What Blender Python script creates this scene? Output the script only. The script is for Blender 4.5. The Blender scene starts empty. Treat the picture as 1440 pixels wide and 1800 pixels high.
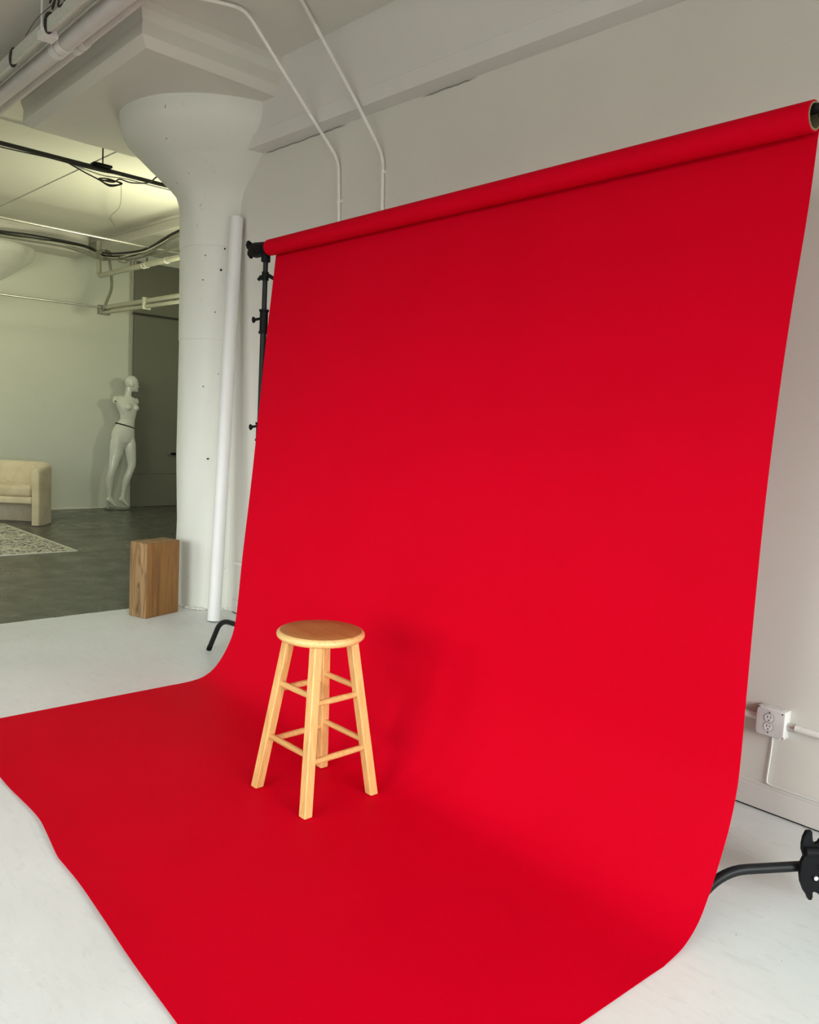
import bpy, bmesh, math, random
from mathutils import Vector, Matrix, noise
random.seed(7)
PI = math.pi
scene = bpy.context.scene
C = scene.collection

# ------------------------------------------------------------------ camera
cam_d = bpy.data.cameras.new('camera')
cam = bpy.data.objects.new('camera', cam_d)
C.objects.link(cam)
cam_d.sensor_fit = 'HORIZONTAL'
cam_d.sensor_width = 36.0
cam_d.lens = 1443.0 / 1440.0 * 36.0
cam_d.clip_start = 0.05
cam_d.clip_end = 60
R = ((0.6868020525681829, 0.11204827109797152, -0.7181560593158609),
     (0.7249361787295677, -0.034046893533260736, 0.6879740880365386),
     (0.0526353242329046, -0.9931193251491435, -0.10461132184523202))
cam.matrix_world = Matrix(((R[0][0], -R[0][1], -R[0][2], 0.0),
                           (R[1][0], -R[1][1], -R[1][2], 0.0),
                           (R[2][0], -R[2][1], -R[2][2], 1.36),
                           (0, 0, 0, 1)))
scene.camera = cam

# ------------------------------------------------------------------ view, world, lights
scene.view_settings.view_transform = 'Standard'
scene.view_settings.look = 'None'
scene.view_settings.gamma = 1
scene.view_settings.exposure = 0.0
scene.view_settings.use_curve_mapping = False
W = bpy.data.worlds.new('overcast_sky')
scene.world = W
W.use_nodes = True
SKY = 22.0
nt = W.node_tree
tc = nt.nodes.new('ShaderNodeTexCoord')
sp_ = nt.nodes.new('ShaderNodeSeparateXYZ')
nt.links.new(tc.outputs['Generated'], sp_.inputs[0])


def wramp(sock, stops):
    r = nt.nodes.new('ShaderNodeValToRGB')
    e = r.color_ramp.elements
    e[0].position, e[0].color = stops[0][0], (*stops[0][1], 1)
    e[1].position, e[1].color = stops[-1][0], (*stops[-1][1], 1)
    for p, c in stops[1:-1]:
        n = e.new(p)
        n.color = (*c, 1)
    mr = nt.nodes.new('ShaderNodeMapRange')
    mr.inputs[1].default_value = -1
    nt.links.new(sock, mr.inputs[0])
    nt.links.new(mr.outputs[0], r.inputs[0])
    return r.outputs[0]


# overcast sky over a darker street: (z + 1) / 2 is the ramp position; brighter towards +x than towards -y
zr = wramp(sp_.outputs[2], [(0.47, (0.16, 0.16, 0.15)), (0.505, (0.55, 0.56, 0.56)), (0.56, (0.90, 0.94, 0.95)), (1.0, (1.1, 1.18, 1.2))])
xr_ = wramp(sp_.outputs[0], [(0.45, (0.52, 0.52, 0.51)), (0.75, (0.85, 0.85, 0.85)), (1.0, (1.0, 1.0, 1.0))])
mx_ = nt.nodes.new('ShaderNodeMix'); mx_.data_type = 'RGBA'; mx_.blend_type = 'MULTIPLY'; mx_.inputs[0].default_value = 1
nt.links.new(zr, mx_.inputs[6]); nt.links.new(xr_, mx_.inputs[7])
nt.links.new(mx_.outputs[2], nt.nodes['Background'].inputs[0])
nt.nodes['Background'].inputs[1].default_value = SKY


def area(name, loc, target, sx, sy, power, col, spread=180):
    d = bpy.data.lights.new(name, 'AREA')
    d.shape = 'RECTANGLE'
    d.size = sx
    d.size_y = sy
    d.energy = power
    d.color = col
    d.spread = math.radians(spread)
    o = bpy.data.objects.new(name, d)
    C.objects.link(o)
    o.location = loc
    v = Vector(target) - Vector(loc)
    o.rotation_euler = v.to_track_quat('-Z', 'Y').to_euler()
    return o


# daylight portals at the four window openings (right wall x = 2.9, rear wall y = -3.4)
WZ0, WZ1 = 0.75, 2.75
win_right = [(-2.85, -0.45), (-0.10, 2.55)]
win_rear = [(-5.6, -3.9), (-2.7, 0.4)]
for nm, loc, tgt, sx in [('window_portal', (2.98, (a + b) / 2, (WZ0 + WZ1) / 2), (0, (a + b) / 2, (WZ0 + WZ1) / 2), b - a) for a, b in win_right] + \
        [('window_portal', ((a + b) / 2, -3.48, (WZ0 + WZ1) / 2), ((a + b) / 2, 0, (WZ0 + WZ1) / 2), b - a) for a, b in win_rear]:
    po = area(nm, loc, tgt, sx, WZ1 - WZ0, 1, (1, 1, 1))
    po.data.cycles.is_portal = True
# lamps of the far room
area('far_room_ceiling_lamp', (-8.6, 0.9, 3.25), (-9.9, 2.6, 0.6), 1.2, 0.3, 45, (1.0, 1.0, 0.68))
area('far_room_uplight', (-7.45, 4.22, 2.25), (-8.1, 3.5, 3.5), 0.6, 0.6, 44, (1.0, 1.0, 0.66))
area('far_room_side_lamp', (-8.1, 7.0, 2.4), (-11, 4.9, 1.1), 0.25, 0.25, 17, (0.95, 1.0, 0.72))


# ------------------------------------------------------------------ materials
def newmat(name):
    m = bpy.data.materials.new(name)
    m.use_nodes = True
    nt = m.node_tree
    return m, nt, nt.nodes['Principled BSDF']


def lk(nt, a, b):
    nt.links.new(a, b)


def texco(nt, scale=(1, 1, 1), kind='Object'):
    t = nt.nodes.new('ShaderNodeTexCoord')
    mp = nt.nodes.new('ShaderNodeMapping')
    mp.inputs['Scale'].default_value = scale
    lk(nt, t.outputs[kind], mp.inputs[0])
    return mp.outputs[0]


def noise_n(nt, vec, scale, detail=4, rough=0.55, dist=0.0):
    n = nt.nodes.new('ShaderNodeTexNoise')
    n.inputs['Scale'].default_value = scale
    n.inputs['Detail'].default_value = detail
    n.inputs['Roughness'].default_value = rough
    n.inputs['Distortion'].default_value = dist
    lk(nt, vec, n.inputs['Vector'])
    return n.outputs['Fac']


def ramp(nt, fac, stops, interp='LINEAR'):
    r = nt.nodes.new('ShaderNodeValToRGB')
    r.color_ramp.interpolation = interp
    e = r.color_ramp.elements
    while len(e) > 1:
        e.remove(e[0])
    e[0].position = stops[0][0]
    e[0].color = (*stops[0][1], 1)
    for p, c in stops[1:]:
        n = e.new(p)
        n.color = (*c, 1)
    lk(nt, fac, r.inputs[0])
    return r.outputs[0]


def g(v):
    return (v, v, v)


def mix(nt, fac, a, b, mode='MIX'):
    m = nt.nodes.new('ShaderNodeMix')
    m.data_type = 'RGBA'
    m.blend_type = mode
    for sock, val in ((m.inputs[0], fac), (m.inputs[6], a), (m.inputs[7], b)):
        if isinstance(val, (int, float)):
            sock.default_value = val
        elif isinstance(val, tuple):
            sock.default_value = (*val, 1)
        else:
            lk(nt, val, sock)
    return m.outputs[2]


def bump(nt, p, h, strength=0.2, dist=0.01):
    b = nt.nodes.new('ShaderNodeBump')
    b.inputs['Strength'].default_value = strength
    b.inputs['Distance'].default_value = dist
    lk(nt, h, b.inputs['Height'])
    lk(nt, b.outputs[0], p.inputs['Normal'])


def plain(name, col, rough=0.5, metal=0.0, var=0.06, nscale=12, bmp=0.08, coat=0.0, spec=0.5):
    m, nt, p = newmat(name)
    v = texco(nt)
    n = noise_n(nt, v, nscale)
    c = ramp(nt, n, [(0.3, tuple(x * (1 - var) for x in col)), (0.7, tuple(min(1, x * (1 + var)) for x in col))])
    lk(nt, c, p.inputs['Base Color'])
    p.inputs['Roughness'].default_value = rough
    p.inputs['Metallic'].default_value = metal
    p.inputs['Coat Weight'].default_value = coat
    p.inputs['Specular IOR Level'].default_value = spec
    p.inputs['Coat Roughness'].default_value = 0.08
    if bmp:
        bump(nt, p, noise_n(nt, v, nscale * 6), bmp, 0.003)
    return m


def paint_mat(name, col, chips=True, rough=0.55, flecks=0.735, seams=None):
    """painted plaster or concrete, slightly uneven with small chips"""
    m, nt, p = newmat(name)
    v = texco(nt, kind='Object')
    big = noise_n(nt, v, 0.9, 5, 0.6)
    c = ramp(nt, big, [(0.3, tuple(x * 0.965 for x in col)), (0.7, tuple(min(1, x * 1.03) for x in col))])
    if chips:
        s = noise_n(nt, v, 23, 3, 0.65, 0.6)
        area_ = noise_n(nt, v, 1.7, 2)
        mask = ramp(nt, s, [(flecks, g(0)), (flecks + 0.02, g(1))])
        am = ramp(nt, area_, [(0.50, g(0)), (0.58, g(1))])
        mm = mix(nt, 1.0, mask, am, 'MULTIPLY')
        c = mix(nt, mm, c, tuple(x * 0.42 for x in col))
    lk(nt, c, p.inputs['Base Color'])
    p.inputs['Roughness'].default_value = rough
    fine = noise_n(nt, v, 55, 4)
    wide = noise_n(nt, v, 6, 4)
    h = mix(nt, 0.35, wide, fine)
    bump(nt, p, h, 0.16, 0.012)
    return m


M = {}
M['wall'] = paint_mat('painted_wall', (0.56, 0.54, 0.475), chips=False)
M['column'] = paint_mat('painted_concrete_column', (0.74, 0.735, 0.67), flecks=0.685)
M['ceil'] = paint_mat('painted_concrete_ceiling', (0.68, 0.66, 0.59), flecks=0.73)
M['farwall'] = paint_mat('painted_far_wall', (0.60, 0.615, 0.53), chips=False, rough=0.6)
M['olive'] = paint_mat('shaded_door_olive', (0.150, 0.150, 0.112), chips=False, rough=0.6)  # door colour darkened to carry the shade on this end of the wall
M['base'] = paint_mat('painted_baseboard', (0.73, 0.70, 0.66), chips=False)


def floor_mat():
    m, nt, p = newmat('painted_floor')
    v = texco(nt)
    sep = nt.nodes.new('ShaderNodeSeparateXYZ')
    lk(nt, v, sep.inputs[0])
    edge_n = noise_n(nt, v, 8, 4)
    ma = nt.nodes.new('ShaderNodeMath'); ma.operation = 'MULTIPLY_ADD'
    lk(nt, edge_n, ma.inputs[0]); ma.inputs[1].default_value = 0.03
    lk(nt, sep.outputs[0], ma.inputs[2])
    gt = nt.nodes.new('ShaderNodeMath'); gt.operation = 'GREATER_THAN'
    lk(nt, ma.outputs[0], gt.inputs[0]); gt.inputs[1].default_value = -5.325
    # white paint
    big = noise_n(nt, v, 1.3, 6, 0.6)
    wcol = ramp(nt, big, [(0.3, (0.685, 0.70, 0.68)), (0.72, (0.785, 0.80, 0.785))])
    brush = noise_n(nt, texco(nt, (4, 16, 1)), 2.0, 5, 0.7, 0.4)
    wcol = mix(nt, 1.0, wcol, ramp(nt, brush, [(0.34, g(0.96)), (0.52, g(1.0))]), 'MULTIPLY')
    vs = texco(nt, (9, 34, 1))
    st = noise_n(nt, vs, 1.0, 5, 0.6, 1.2)
    stm = ramp(nt, st, [(0.60, g(0)), (0.66, g(0.16)), (0.72, g(0))])
    wcol = mix(nt, stm, wcol, (0.42, 0.42, 0.39))
    vs2 = texco(nt, (5, 2.2, 1))
    sc = noise_n(nt, vs2, 3.2, 3, 0.5, 1.5)
    scm = ramp(nt, sc, [(0.498, g(0)), (0.5, g(0.8)), (0.502, g(0))])
    am = ramp(nt, noise_n(nt, v, 2.6, 2), [(0.58, g(0)), (0.64, g(1))])
    wcol = mix(nt, mix(nt, 1.0, scm, am, 'MULTIPLY'), wcol, (0.90, 0.90, 0.88))
    sp = ramp(nt, noise_n(nt, v, 38, 2, 0.5), [(0.775, g(0)), (0.79, g(0.85))])
    wcol = mix(nt, sp, wcol, (0.16, 0.15, 0.14))
    # dark sealed concrete
    big2 = noise_n(nt, v, 1.1, 6, 0.65, 0.5)
    dcol = ramp(nt, big2, [(0.25, (0.060, 0.062, 0.048)), (0.55, (0.085, 0.088, 0.070)), (0.8, (0.12, 0.12, 0.098))])
    vo = nt.nodes.new('ShaderNodeTexVoronoi'); vo.feature = 'DISTANCE_TO_EDGE'
    dn = nt.nodes.new('ShaderNodeMix'); dn.data_type = 'RGBA'; dn.blend_type = 'LINEAR_LIGHT'
    dn.inputs[0].default_value = 0.12
    nn = nt.nodes.new('ShaderNodeTexNoise'); nn.inputs['Scale'].default_value = 3.0
    lk(nt, v, nn.inputs['Vector']); lk(nt, v, dn.inputs[6]); lk(nt, nn.outputs['Color'], dn.inputs[7])
    lk(nt, dn.outputs[2], vo.inputs['Vector']); vo.inputs['Scale'].default_value = 0.8
    crk = ramp(nt, vo.outputs['Distance'], [(0.0, g(1)), (0.005, g(0))])
    cam_ = ramp(nt, noise_n(nt, v, 0.9, 2), [(0.52, g(0)), (0.58, g(1))])
    dcol = mix(nt, mix(nt, 1.0, crk, cam_, 'MULTIPLY'), dcol, (0.03, 0.03, 0.025))
    sm = ramp(nt, noise_n(nt, texco(nt, (3, 9, 1)), 3.0, 4, 0.6), [(0.70, g(0)), (0.74, g(0.7))])
    dcol = mix(nt, sm, dcol, (0.045, 0.045, 0.035))
    col = mix(nt, gt.outputs[0], dcol, wcol)
    lk(nt, col, p.inputs['Base Color'])
    rr = mix(nt, gt.outputs[0], ramp(nt, noise_n(nt, v, 4, 4), [(0.3, g(0.20)), (0.7, g(0.42))]), g(0.42))
    lk(nt, rr, p.inputs['Roughness'])
    bump(nt, p, mix(nt, 0.4, noise_n(nt, v, 5, 5), noise_n(nt, v, 40, 4)), 0.07, 0.008)
    return m


M['floor'] = floor_mat()


def paper_mat():
    m, nt, p = newmat('red_seamless_paper')
    v = texco(nt)
    c = ramp(nt, noise_n(nt, v, 2.2, 4), [(0.3, (0.57, 0.0003, 0.0125)), (0.7, (0.60, 0.0004, 0.0145))])
    sc = ramp(nt, noise_n(nt, v, 17, 2, 0.5), [(0.80, g(0)), (0.82, g(0.35))])
    c = mix(nt, sc, c, (0.75, 0.08, 0.08))
    lk(nt, c, p.inputs['Base Color'])
    p.inputs['Roughness'].default_value = 0.62
    p.inputs['Specular IOR Level'].default_value = 0.03
    bump(nt, p, noise_n(nt, v, 260, 2), 0.04, 0.001)
    return m


M['red'] = paper_mat()


def wood_mat(name, c1, c2, c3, axis='z', scale=1.0, rough=0.42, rings=9):
    m, nt, p = newmat(name)
    sc = {'z': (rings, rings, 0.9), 'x': (0.9, rings, rings), 'y': (rings, 0.9, rings)}[axis]
    v = texco(nt, tuple(s * scale for s in sc))
    n1 = noise_n(nt, v, 2.2, 5, 0.6, 0.7)
    sc2 = {'z': (90, 90, 3), 'x': (3, 90, 90), 'y': (90, 3, 90)}[axis]
    n2 = noise_n(nt, texco(nt, tuple(s * scale for s in sc2)), 1.2, 4, 0.6)
    c = ramp(nt, n1, [(0.30, c1), (0.5, c2), (0.72, c3)])
    gr = ramp(nt, n2, [(0.35, g(0.80)), (0.6, g(1.0))])
    c = mix(nt, 1.0, c, gr, 'MULTIPLY')
    lk(nt, c, p.inputs['Base Color'])
    p.inputs['Roughness'].default_value = rough
    bump(nt, p, n2, 0.08, 0.002)
    return m


M['honey'] = wood_mat('honey_stool_wood', (0.70, 0.40, 0.140), (0.76, 0.46, 0.175), (0.62, 0.32, 0.10), 'z', 1.0)
M['honey_x'] = wood_mat('honey_rung_wood', (0.68, 0.37, 0.13), (0.74, 0.43, 0.16), (0.60, 0.30, 0.10), 'x', 1.0)
M['seat_rim'] = wood_mat('honey_seat_rim', (0.74, 0.43, 0.155), (0.82, 0.52, 0.21), (0.68, 0.36, 0.12), 'x', 1.6)
M['seat'] = wood_mat('amber_seat_top', (0.43, 0.175, 0.045), (0.50, 0.21, 0.06), (0.38, 0.14, 0.035), 'x', 1.6, 0.5)
M['ply_face'] = wood_mat('worn_plywood_face', (0.225, 0.095, 0.022), (0.28, 0.125, 0.030), (0.16, 0.064, 0.015), 'z', 0.8, 0.55)


def ply_side():
    m, nt, p = newmat('streaked_plywood_side')
    n = noise_n(nt, texco(nt, (11, 11, 0.9)), 1.5, 2, 0.45, 0.9)
    c = ramp(nt, n, [(0.26, (0.27, 0.155, 0.065)), (0.34, (0.30, 0.18, 0.078)), (0.37, (0.09, 0.045, 0.02)), (0.40, (0.285, 0.165, 0.07)), (0.45, (0.29, 0.17, 0.073)), (0.47, (0.10, 0.05, 0.02)),
                     (0.50, (0.27, 0.155, 0.065)), (0.56, (0.30, 0.18, 0.078)), (0.585, (0.17, 0.085, 0.034)), (0.62, (0.36, 0.21, 0.09)), (0.70, (0.22, 0.12, 0.05))])
    lk(nt, c, p.inputs['Base Color'])
    p.inputs['Roughness'].default_value = 0.6
    return m


M['ply_side'] = ply_side()
M['black'] = plain('black_powder_coat', (0.008, 0.008, 0.009), 0.45, 0.0, 0.1, 20, 0.05, spec=0.25)
M['blackpl'] = plain('black_plastic', (0.005, 0.005, 0.006), 0.6, 0, 0.1, 20, 0.05, spec=0.15)
M['steel'] = plain('galvanised_steel', (0.62, 0.62, 0.58), 0.35, 0.8, 0.12, 30, 0.05)
M['steelp'] = plain('pale_painted_steel', (0.84, 0.82, 0.77), 0.4, 0.0, 0.05, 20, 0.05)
M['pipe'] = plain('pale_painted_pipe', (0.66, 0.62, 0.60), 0.4, 0.0, 0.05, 9, 0.05)
M['pipe2'] = plain('far_room_pipe_paint', (0.38, 0.38, 0.30), 0.45, 0.0, 0.06, 9, 0.05)
M['tray'] = plain('speckled_cable_tray_paint', (0.62, 0.63, 0.56), 0.5, 0.0, 0.12, 60, 0.03)
M['white'] = plain('white_plastic', (0.80, 0.79, 0.77), 0.4, 0, 0.02, 10, 0.02)
M['clip'] = plain('white_pipe_clip', (0.80, 0.78, 0.76), 0.4, 0, 0.02, 10, 0.02)
M['tube'] = plain('white_cardboard_tube', (0.80, 0.785, 0.775), 0.45, 0, 0.02, 3, 0.03)
M['box'] = plain('painted_junction_box', (0.72, 0.68, 0.67), 0.35, 0, 0.04, 14, 0.04)
M['slot'] = plain('dark_slot', (0.012, 0.010, 0.010), 0.7, 0, 0.05, 10, 0)
M['kraft'] = plain('brown_cardboard_core', (0.26, 0.20, 0.11), 0.8, 0, 0.08, 20, 0.05)
M['cable'] = plain('black_cable_rubber', (0.016, 0.016, 0.013), 0.55, 0, 0.1, 20, 0.03)
M['cableg'] = plain('grey_cable_sheath', (0.20, 0.20, 0.155), 0.6, 0, 0.1, 20, 0.03)
M['cablew'] = plain('pale_cable_sheath', (0.50, 0.50, 0.40), 0.6, 0, 0.1, 20, 0.03)
M['gloss'] = plain('glossy_white_fibreglass', (0.70, 0.71, 0.64), 0.10, 0, 0.02, 6, 0.0, coat=0.6)
M['glass'] = plain('smoky_glass_base', (0.10, 0.11, 0.09), 0.1, 0, 0.02, 6, 0.0, coat=0.4)
M['brass'] = plain('bright_screw', (0.75, 0.75, 0.72), 0.25, 0.9, 0.05, 20, 0.0)


def sofa_mat():
    m, nt, p = newmat('stained_cream_upholstery')
    v = texco(nt)
    c = ramp(nt, noise_n(nt, v, 3.2, 5, 0.65), [(0.30, (0.46, 0.37, 0.23)), (0.55, (0.60, 0.52, 0.36)), (0.75, (0.66, 0.59, 0.43))])
    c = mix(nt, ramp(nt, noise_n(nt, v, 7, 3), [(0.66, g(0)), (0.74, g(0.35))]), c, (0.33, 0.27, 0.17))
    lk(nt, c, p.inputs['Base Color'])
    p.inputs['Roughness'].default_value = 0.9
    p.inputs['Sheen Weight'].default_value = 0.2
    bump(nt, p, noise_n(nt, v, 120, 3), 0.2, 0.003)
    return m


M['sofa'] = sofa_mat()


def rug_mat():
    m, nt, p = newmat('squiggle_patterned_rug')
    v = texco(nt, (1.9, 1.0, 1.0))
    n = noise_n(nt, v, 5.0, 2.0, 0.5, 0.8)
    a = ramp(nt, n, [(0.0, g(1)), (0.385, g(1)), (0.39, g(0)), (0.425, g(0)), (0.43, g(1)), (0.480, g(1)),
                     (0.485, g(0)), (0.520, g(0)), (0.525, g(1)), (0.575, g(1)), (0.58, g(0)), (0.615, g(0)), (0.62, g(1))])
    br = ramp(nt, noise_n(nt, v, 14, 2), [(0.34, g(0)), (0.36, g(1))])
    inv = mix(nt, 1.0, g(1.0), a, 'SUBTRACT')
    s = mix(nt, 1.0, inv, br, 'MULTIPLY')
    col = mix(nt, s, (0.56, 0.55, 0.47), (0.018, 0.017, 0.015))
    lk(nt, col, p.inputs['Base Color'])
    p.inputs['Roughness'].default_value = 0.95
    return m


M['rug'] = rug_mat()
M['rugedge'] = plain('pale_rug_border', (0.56, 0.55, 0.47), 0.95, 0, 0.05, 20, 0.1)


# ------------------------------------------------------------------ mesh helpers
def obj(name, bm, mats, parent=None, smooth=False, loc=None):
    me = bpy.data.meshes.new(name)
    bmesh.ops.recalc_face_normals(bm, faces=bm.faces)
    bm.to_mesh(me)
    bm.free()
    if not isinstance(mats, (list, tuple)):
        mats = [mats]
    for m in mats:
        me.materials.append(m)
    if smooth:
        for p in me.polygons:
            p.use_smooth = True
        if smooth != 'all':
            me.set_sharp_from_angle(angle=math.radians(38))
    o = bpy.data.objects.new(name, me)
    C.objects.link(o)
    if loc:
        o.location = loc
    if parent:
        o.parent = parent
    return o


def thing(name, label, cat, loc=(0, 0, 0), rotz=0, group=None):
    o = bpy.data.objects.new(name, None)
    o.empty_display_size = 0.1
    C.objects.link(o)
    o.location = loc
    o.rotation_euler = (0, 0, rotz)
    o['label'] = label
    o['category'] = cat
    if group:
        o['group'] = group
    return o


def tag(o, label, cat, group=None):
    o['label'] = label
    o['category'] = cat
    if group:
        o['group'] = group
    return o


def struct(o):
    o['kind'] = 'structure'
    return o


def box(bm, x0, x1, y0, y1, z0, z1, bev=0.0, mi=0, seg=2, mat=None):
    r = bmesh.ops.create_cube(bm, size=1)
    vs = r['verts']
    for v in vs:
        v.co = Vector(((x0 + x1) / 2 + v.co.x * (x1 - x0), (y0 + y1) / 2 + v.co.y * (y1 - y0),
                       (z0 + z1) / 2 + v.co.z * (z1 - z0)))
    fs = set(f for v in vs for f in v.link_faces)
    if bev:
        es = set(e for v in vs for e in v.link_edges)
        rr = bmesh.ops.bevel(bm, geom=list(es), offset=bev, segments=seg, profile=0.5, affect='EDGES')
        fs = set(f for f in rr['faces']) | set(f for f in fs if f.is_valid)
        vs = list(set(v for f in fs for v in f.verts))
    for f in fs:
        if f.is_valid:
            f.material_index = mi
    if mat is not None:
        bmesh.ops.transform(bm, matrix=mat, verts=list(vs))
    return vs


def frame_of(d, hint=Vector((0, 0, 1))):
    d = d.normalized()
    a = hint.cross(d)
    if a.length < 1e-3:
        a = Vector((1, 0, 0)).cross(d)
    a.normalize()
    return a, d.cross(a)


def tube(bm, pts, r, seg=12, cap=True, mi=0):
    """round tube along a polyline; r is a number or a list"""
    pts = [Vector(p) for p in pts]
    n = len(pts)
    rs = r if isinstance(r, (list, tuple)) else [r] * n
    rings = []
    a = b = None
    for i, p in enumerate(pts):
        if i == 0:
            d = pts[1] - p
        elif i == n - 1:
            d = p - pts[-2]
        else:
            d = (pts[i + 1] - p).normalized() + (p - pts[i - 1]).normalized()
        d.normalize()
        if a is None:
            a, b = frame_of(d)
        else:
            a = (a - d * a.dot(d)).normalized()
            b = d.cross(a)
        k = 1.0
        rings.append([bm.verts.new(p + (a * math.cos(t) + b * math.sin(t)) * rs[i] * k)
                      for t in [2 * PI * j / seg for j in range(seg)]])
    for i in range(n - 1):
        for j in range(seg):
            f = bm.faces.new((rings[i][j], rings[i][(j + 1) % seg], rings[i + 1][(j + 1) % seg], rings[i + 1][j]))
            f.material_index = mi
    if cap:
        f = bm.faces.new(list(reversed(rings[0]))); f.material_index = mi
        f = bm.faces.new(rings[-1]); f.material_index = mi
    return rings


def smooth_path(pts, rad=0.05, n=6):
    """round the corners of a polyline"""
    pts = [Vector(p) for p in pts]
    out = [pts[0]]
    for i in range(1, len(pts) - 1):
        p, a, b = pts[i], pts[i - 1], pts[i + 1]
        ra = min(rad, (a - p).length * 0.45)
        rb = min(rad, (b - p).length * 0.45)
        q0 = p + (a - p).normalized() * ra
        q1 = p + (b - p).normalized() * rb
        for k in range(n + 1):
            t = k / n
            out.append(q0 * (1 - t) ** 2 + p * 2 * t * (1 - t) + q1 * t * t)
    out.append(pts[-1])
    return out


def spline(pts, n=8):
    pts = [Vector(p) for p in pts]
    out = []
    for i in range(len(pts) - 1):
        p0 = pts[max(i - 1, 0)]; p1 = pts[i]; p2 = pts[i + 1]; p3 = pts[min(i + 2, len(pts) - 1)]
        for k in range(n):
            t = k / n
            out.append(0.5 * ((2 * p1) + (p2 - p0) * t + (2 * p0 - 5 * p1 + 4 * p2 - p3) * t * t
                              + (3 * p1 - p0 - 3 * p2 + p3) * t ** 3))
    out.append(pts[-1])
    return out


def lathe(bm, prof, seg=48, center=(0, 0), cap=True, mi=0, jit=0.0):
    rings = []
    for r, z in prof:
        ring = []
        for j in range(seg):
            t = 2 * PI * j / seg
            rr = r + (noise.noise(Vector((math.cos(t) * 2.1, math.sin(t) * 2.1, z * 2.4))) * jit if jit else 0)
            ring.append(bm.verts.new((center[0] + rr * math.cos(t), center[1] + rr * math.sin(t), z)))
        rings.append(ring)
    for i in range(len(rings) - 1):
        for j in range(seg):
            f = bm.faces.new((rings[i][j], rings[i][(j + 1) % seg], rings[i + 1][(j + 1) % seg], rings[i + 1][j]))
            f.material_index = mi
    if cap:
        bm.faces.new(list(reversed(rings[0]))).material_index = mi
        bm.faces.new(rings[-1]).material_index = mi
    return rings


def quad(bm, a, b, c, d, mi=0):
    f = bm.faces.new([bm.verts.new(p) for p in (a, b, c, d)])
    f.material_index = mi
    return f


def prism(bm, poly, d, mi=0):
    """poly: list of 3D points, d: extrusion vector"""
    d = Vector(d)
    a = [bm.verts.new(p) for p in poly]
    b = [bm.verts.new(Vector(p) + d) for p in poly]
    n = len(poly)
    bm.faces.new(a).material_index = mi
    bm.faces.new(list(reversed(b))).material_index = mi
    for i in range(n):
        bm.faces.new((a[i], a[(i + 1) % n], b[(i + 1) % n], b[i])).material_index = mi


# ------------------------------------------------------------------ the room
ZC = 3.515          # ceiling
YW = 3.031          # main wall
XF = -11.12         # far wall
X1 = 2.9            # right wall
Y0 = -3.4           # rear wall
Y1 = 9.0            # far side of the far room

bm = bmesh.new()
box(bm, XF, X1, Y0, Y1, -0.12, 0.0)
struct(obj('floor', bm, M['floor']))
bm = bmesh.new()
box(bm, XF, X1, Y0, Y1, ZC, ZC + 0.15)
struct(obj('ceiling', bm, M['ceil']))


def wall_back_mat():
    m = paint_mat('painted_wall_with_settling_crack', (0.73, 0.70, 0.64), chips=False)
    nt = m.node_tree
    p = nt.nodes['Principled BSDF']
    src = p.inputs['Base Color'].links[0].from_socket
    v = texco(nt)
    sep = nt.nodes.new('ShaderNodeSeparateXYZ'); lk(nt, v, sep.inputs[0])
    nz = noise_n(nt, texco(nt, (9, 1, 1)), 1.0, 4, 0.7)
    ma = nt.nodes.new('ShaderNodeMath'); ma.operation = 'MULTIPLY_ADD'
    lk(nt, nz, ma.inputs[0]); ma.inputs[1].default_value = 0.022; lk(nt, sep.outputs[2], ma.inputs[2])
    sb = nt.nodes.new('ShaderNodeMath'); sb.operation = 'SUBTRACT'
    lk(nt, ma.outputs[0], sb.inputs[0]); sb.inputs[1].default_value = 3.0555
    ab = nt.nodes.new('ShaderNodeMath'); ab.operation = 'ABSOLUTE'; lk(nt, sb.outputs[0], ab.inputs[0])
    line = ramp(nt, ab.outputs[0], [(0.0, g(1)), (0.0028, g(0.9)), (0.0045, g(0))])
    mr = nt.nodes.new('ShaderNodeMapRange'); lk(nt, sep.outputs[0], mr.inputs[0])
    mr.inputs[1].default_value = -5.0; mr.inputs[2].default_value = -2.5
    xr = lambda x: (x + 5.0) / 2.5
    msk = ramp(nt, mr.outputs[0], [(xr(-4.68), g(0)), (xr(-4.64), g(1)), (xr(-3.90), g(1)), (xr(-3.84), g(0)), (xr(-3.24), g(0)), (xr(-3.18), g(1)), (xr(-2.92), g(1)), (xr(-2.84), g(0))])
    c = mix(nt, mix(nt, 1.0, line, msk, 'MULTIPLY'), src, (0.05, 0.047, 0.04))
    lk(nt, c, p.inputs['Base Color'])
    return m


bm = bmesh.new()
box(bm, -5.30, X1, YW, YW + 0.25, 0, ZC)
struct(obj('wall_back', bm, wall_back_mat()))
bm = bmesh.new()
box(bm, XF - 0.25, XF, Y0, Y1, 0, ZC)
struct(obj('wall_far', bm, M['farwall']))
bm = bmesh.new()
box(bm, XF, -5.3, Y1, Y1 + 0.25, 0, ZC)
box(bm, -5.30, -5.05, YW + 0.25, Y1, 0, ZC)
struct(obj('wall_side', bm, M['farwall']))


def wall_with_windows(name, axis, pos, out, spans, z0, z1, lo, hi):
    """axis 'x': wall plane at x=pos, windows are spans of y"""
    bm = bmesh.new()

    def bx(a0, a1, zz0, zz1):
        if axis == 'x':
            box(bm, min(pos, pos + out), max(pos, pos + out), a0, a1, zz0, zz1)
        else:
            box(bm, a0, a1, min(pos, pos + out), max(pos, pos + out), zz0, zz1)
    cur = lo
    for a, b in spans:
        bx(cur, a, 0, ZC)
        bx(a, b, 0, z0)
        bx(a, b, z1, ZC)
        cur = b
    bx(cur, hi, 0, ZC)
    struct(obj(name, bm, M['wall']))


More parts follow.
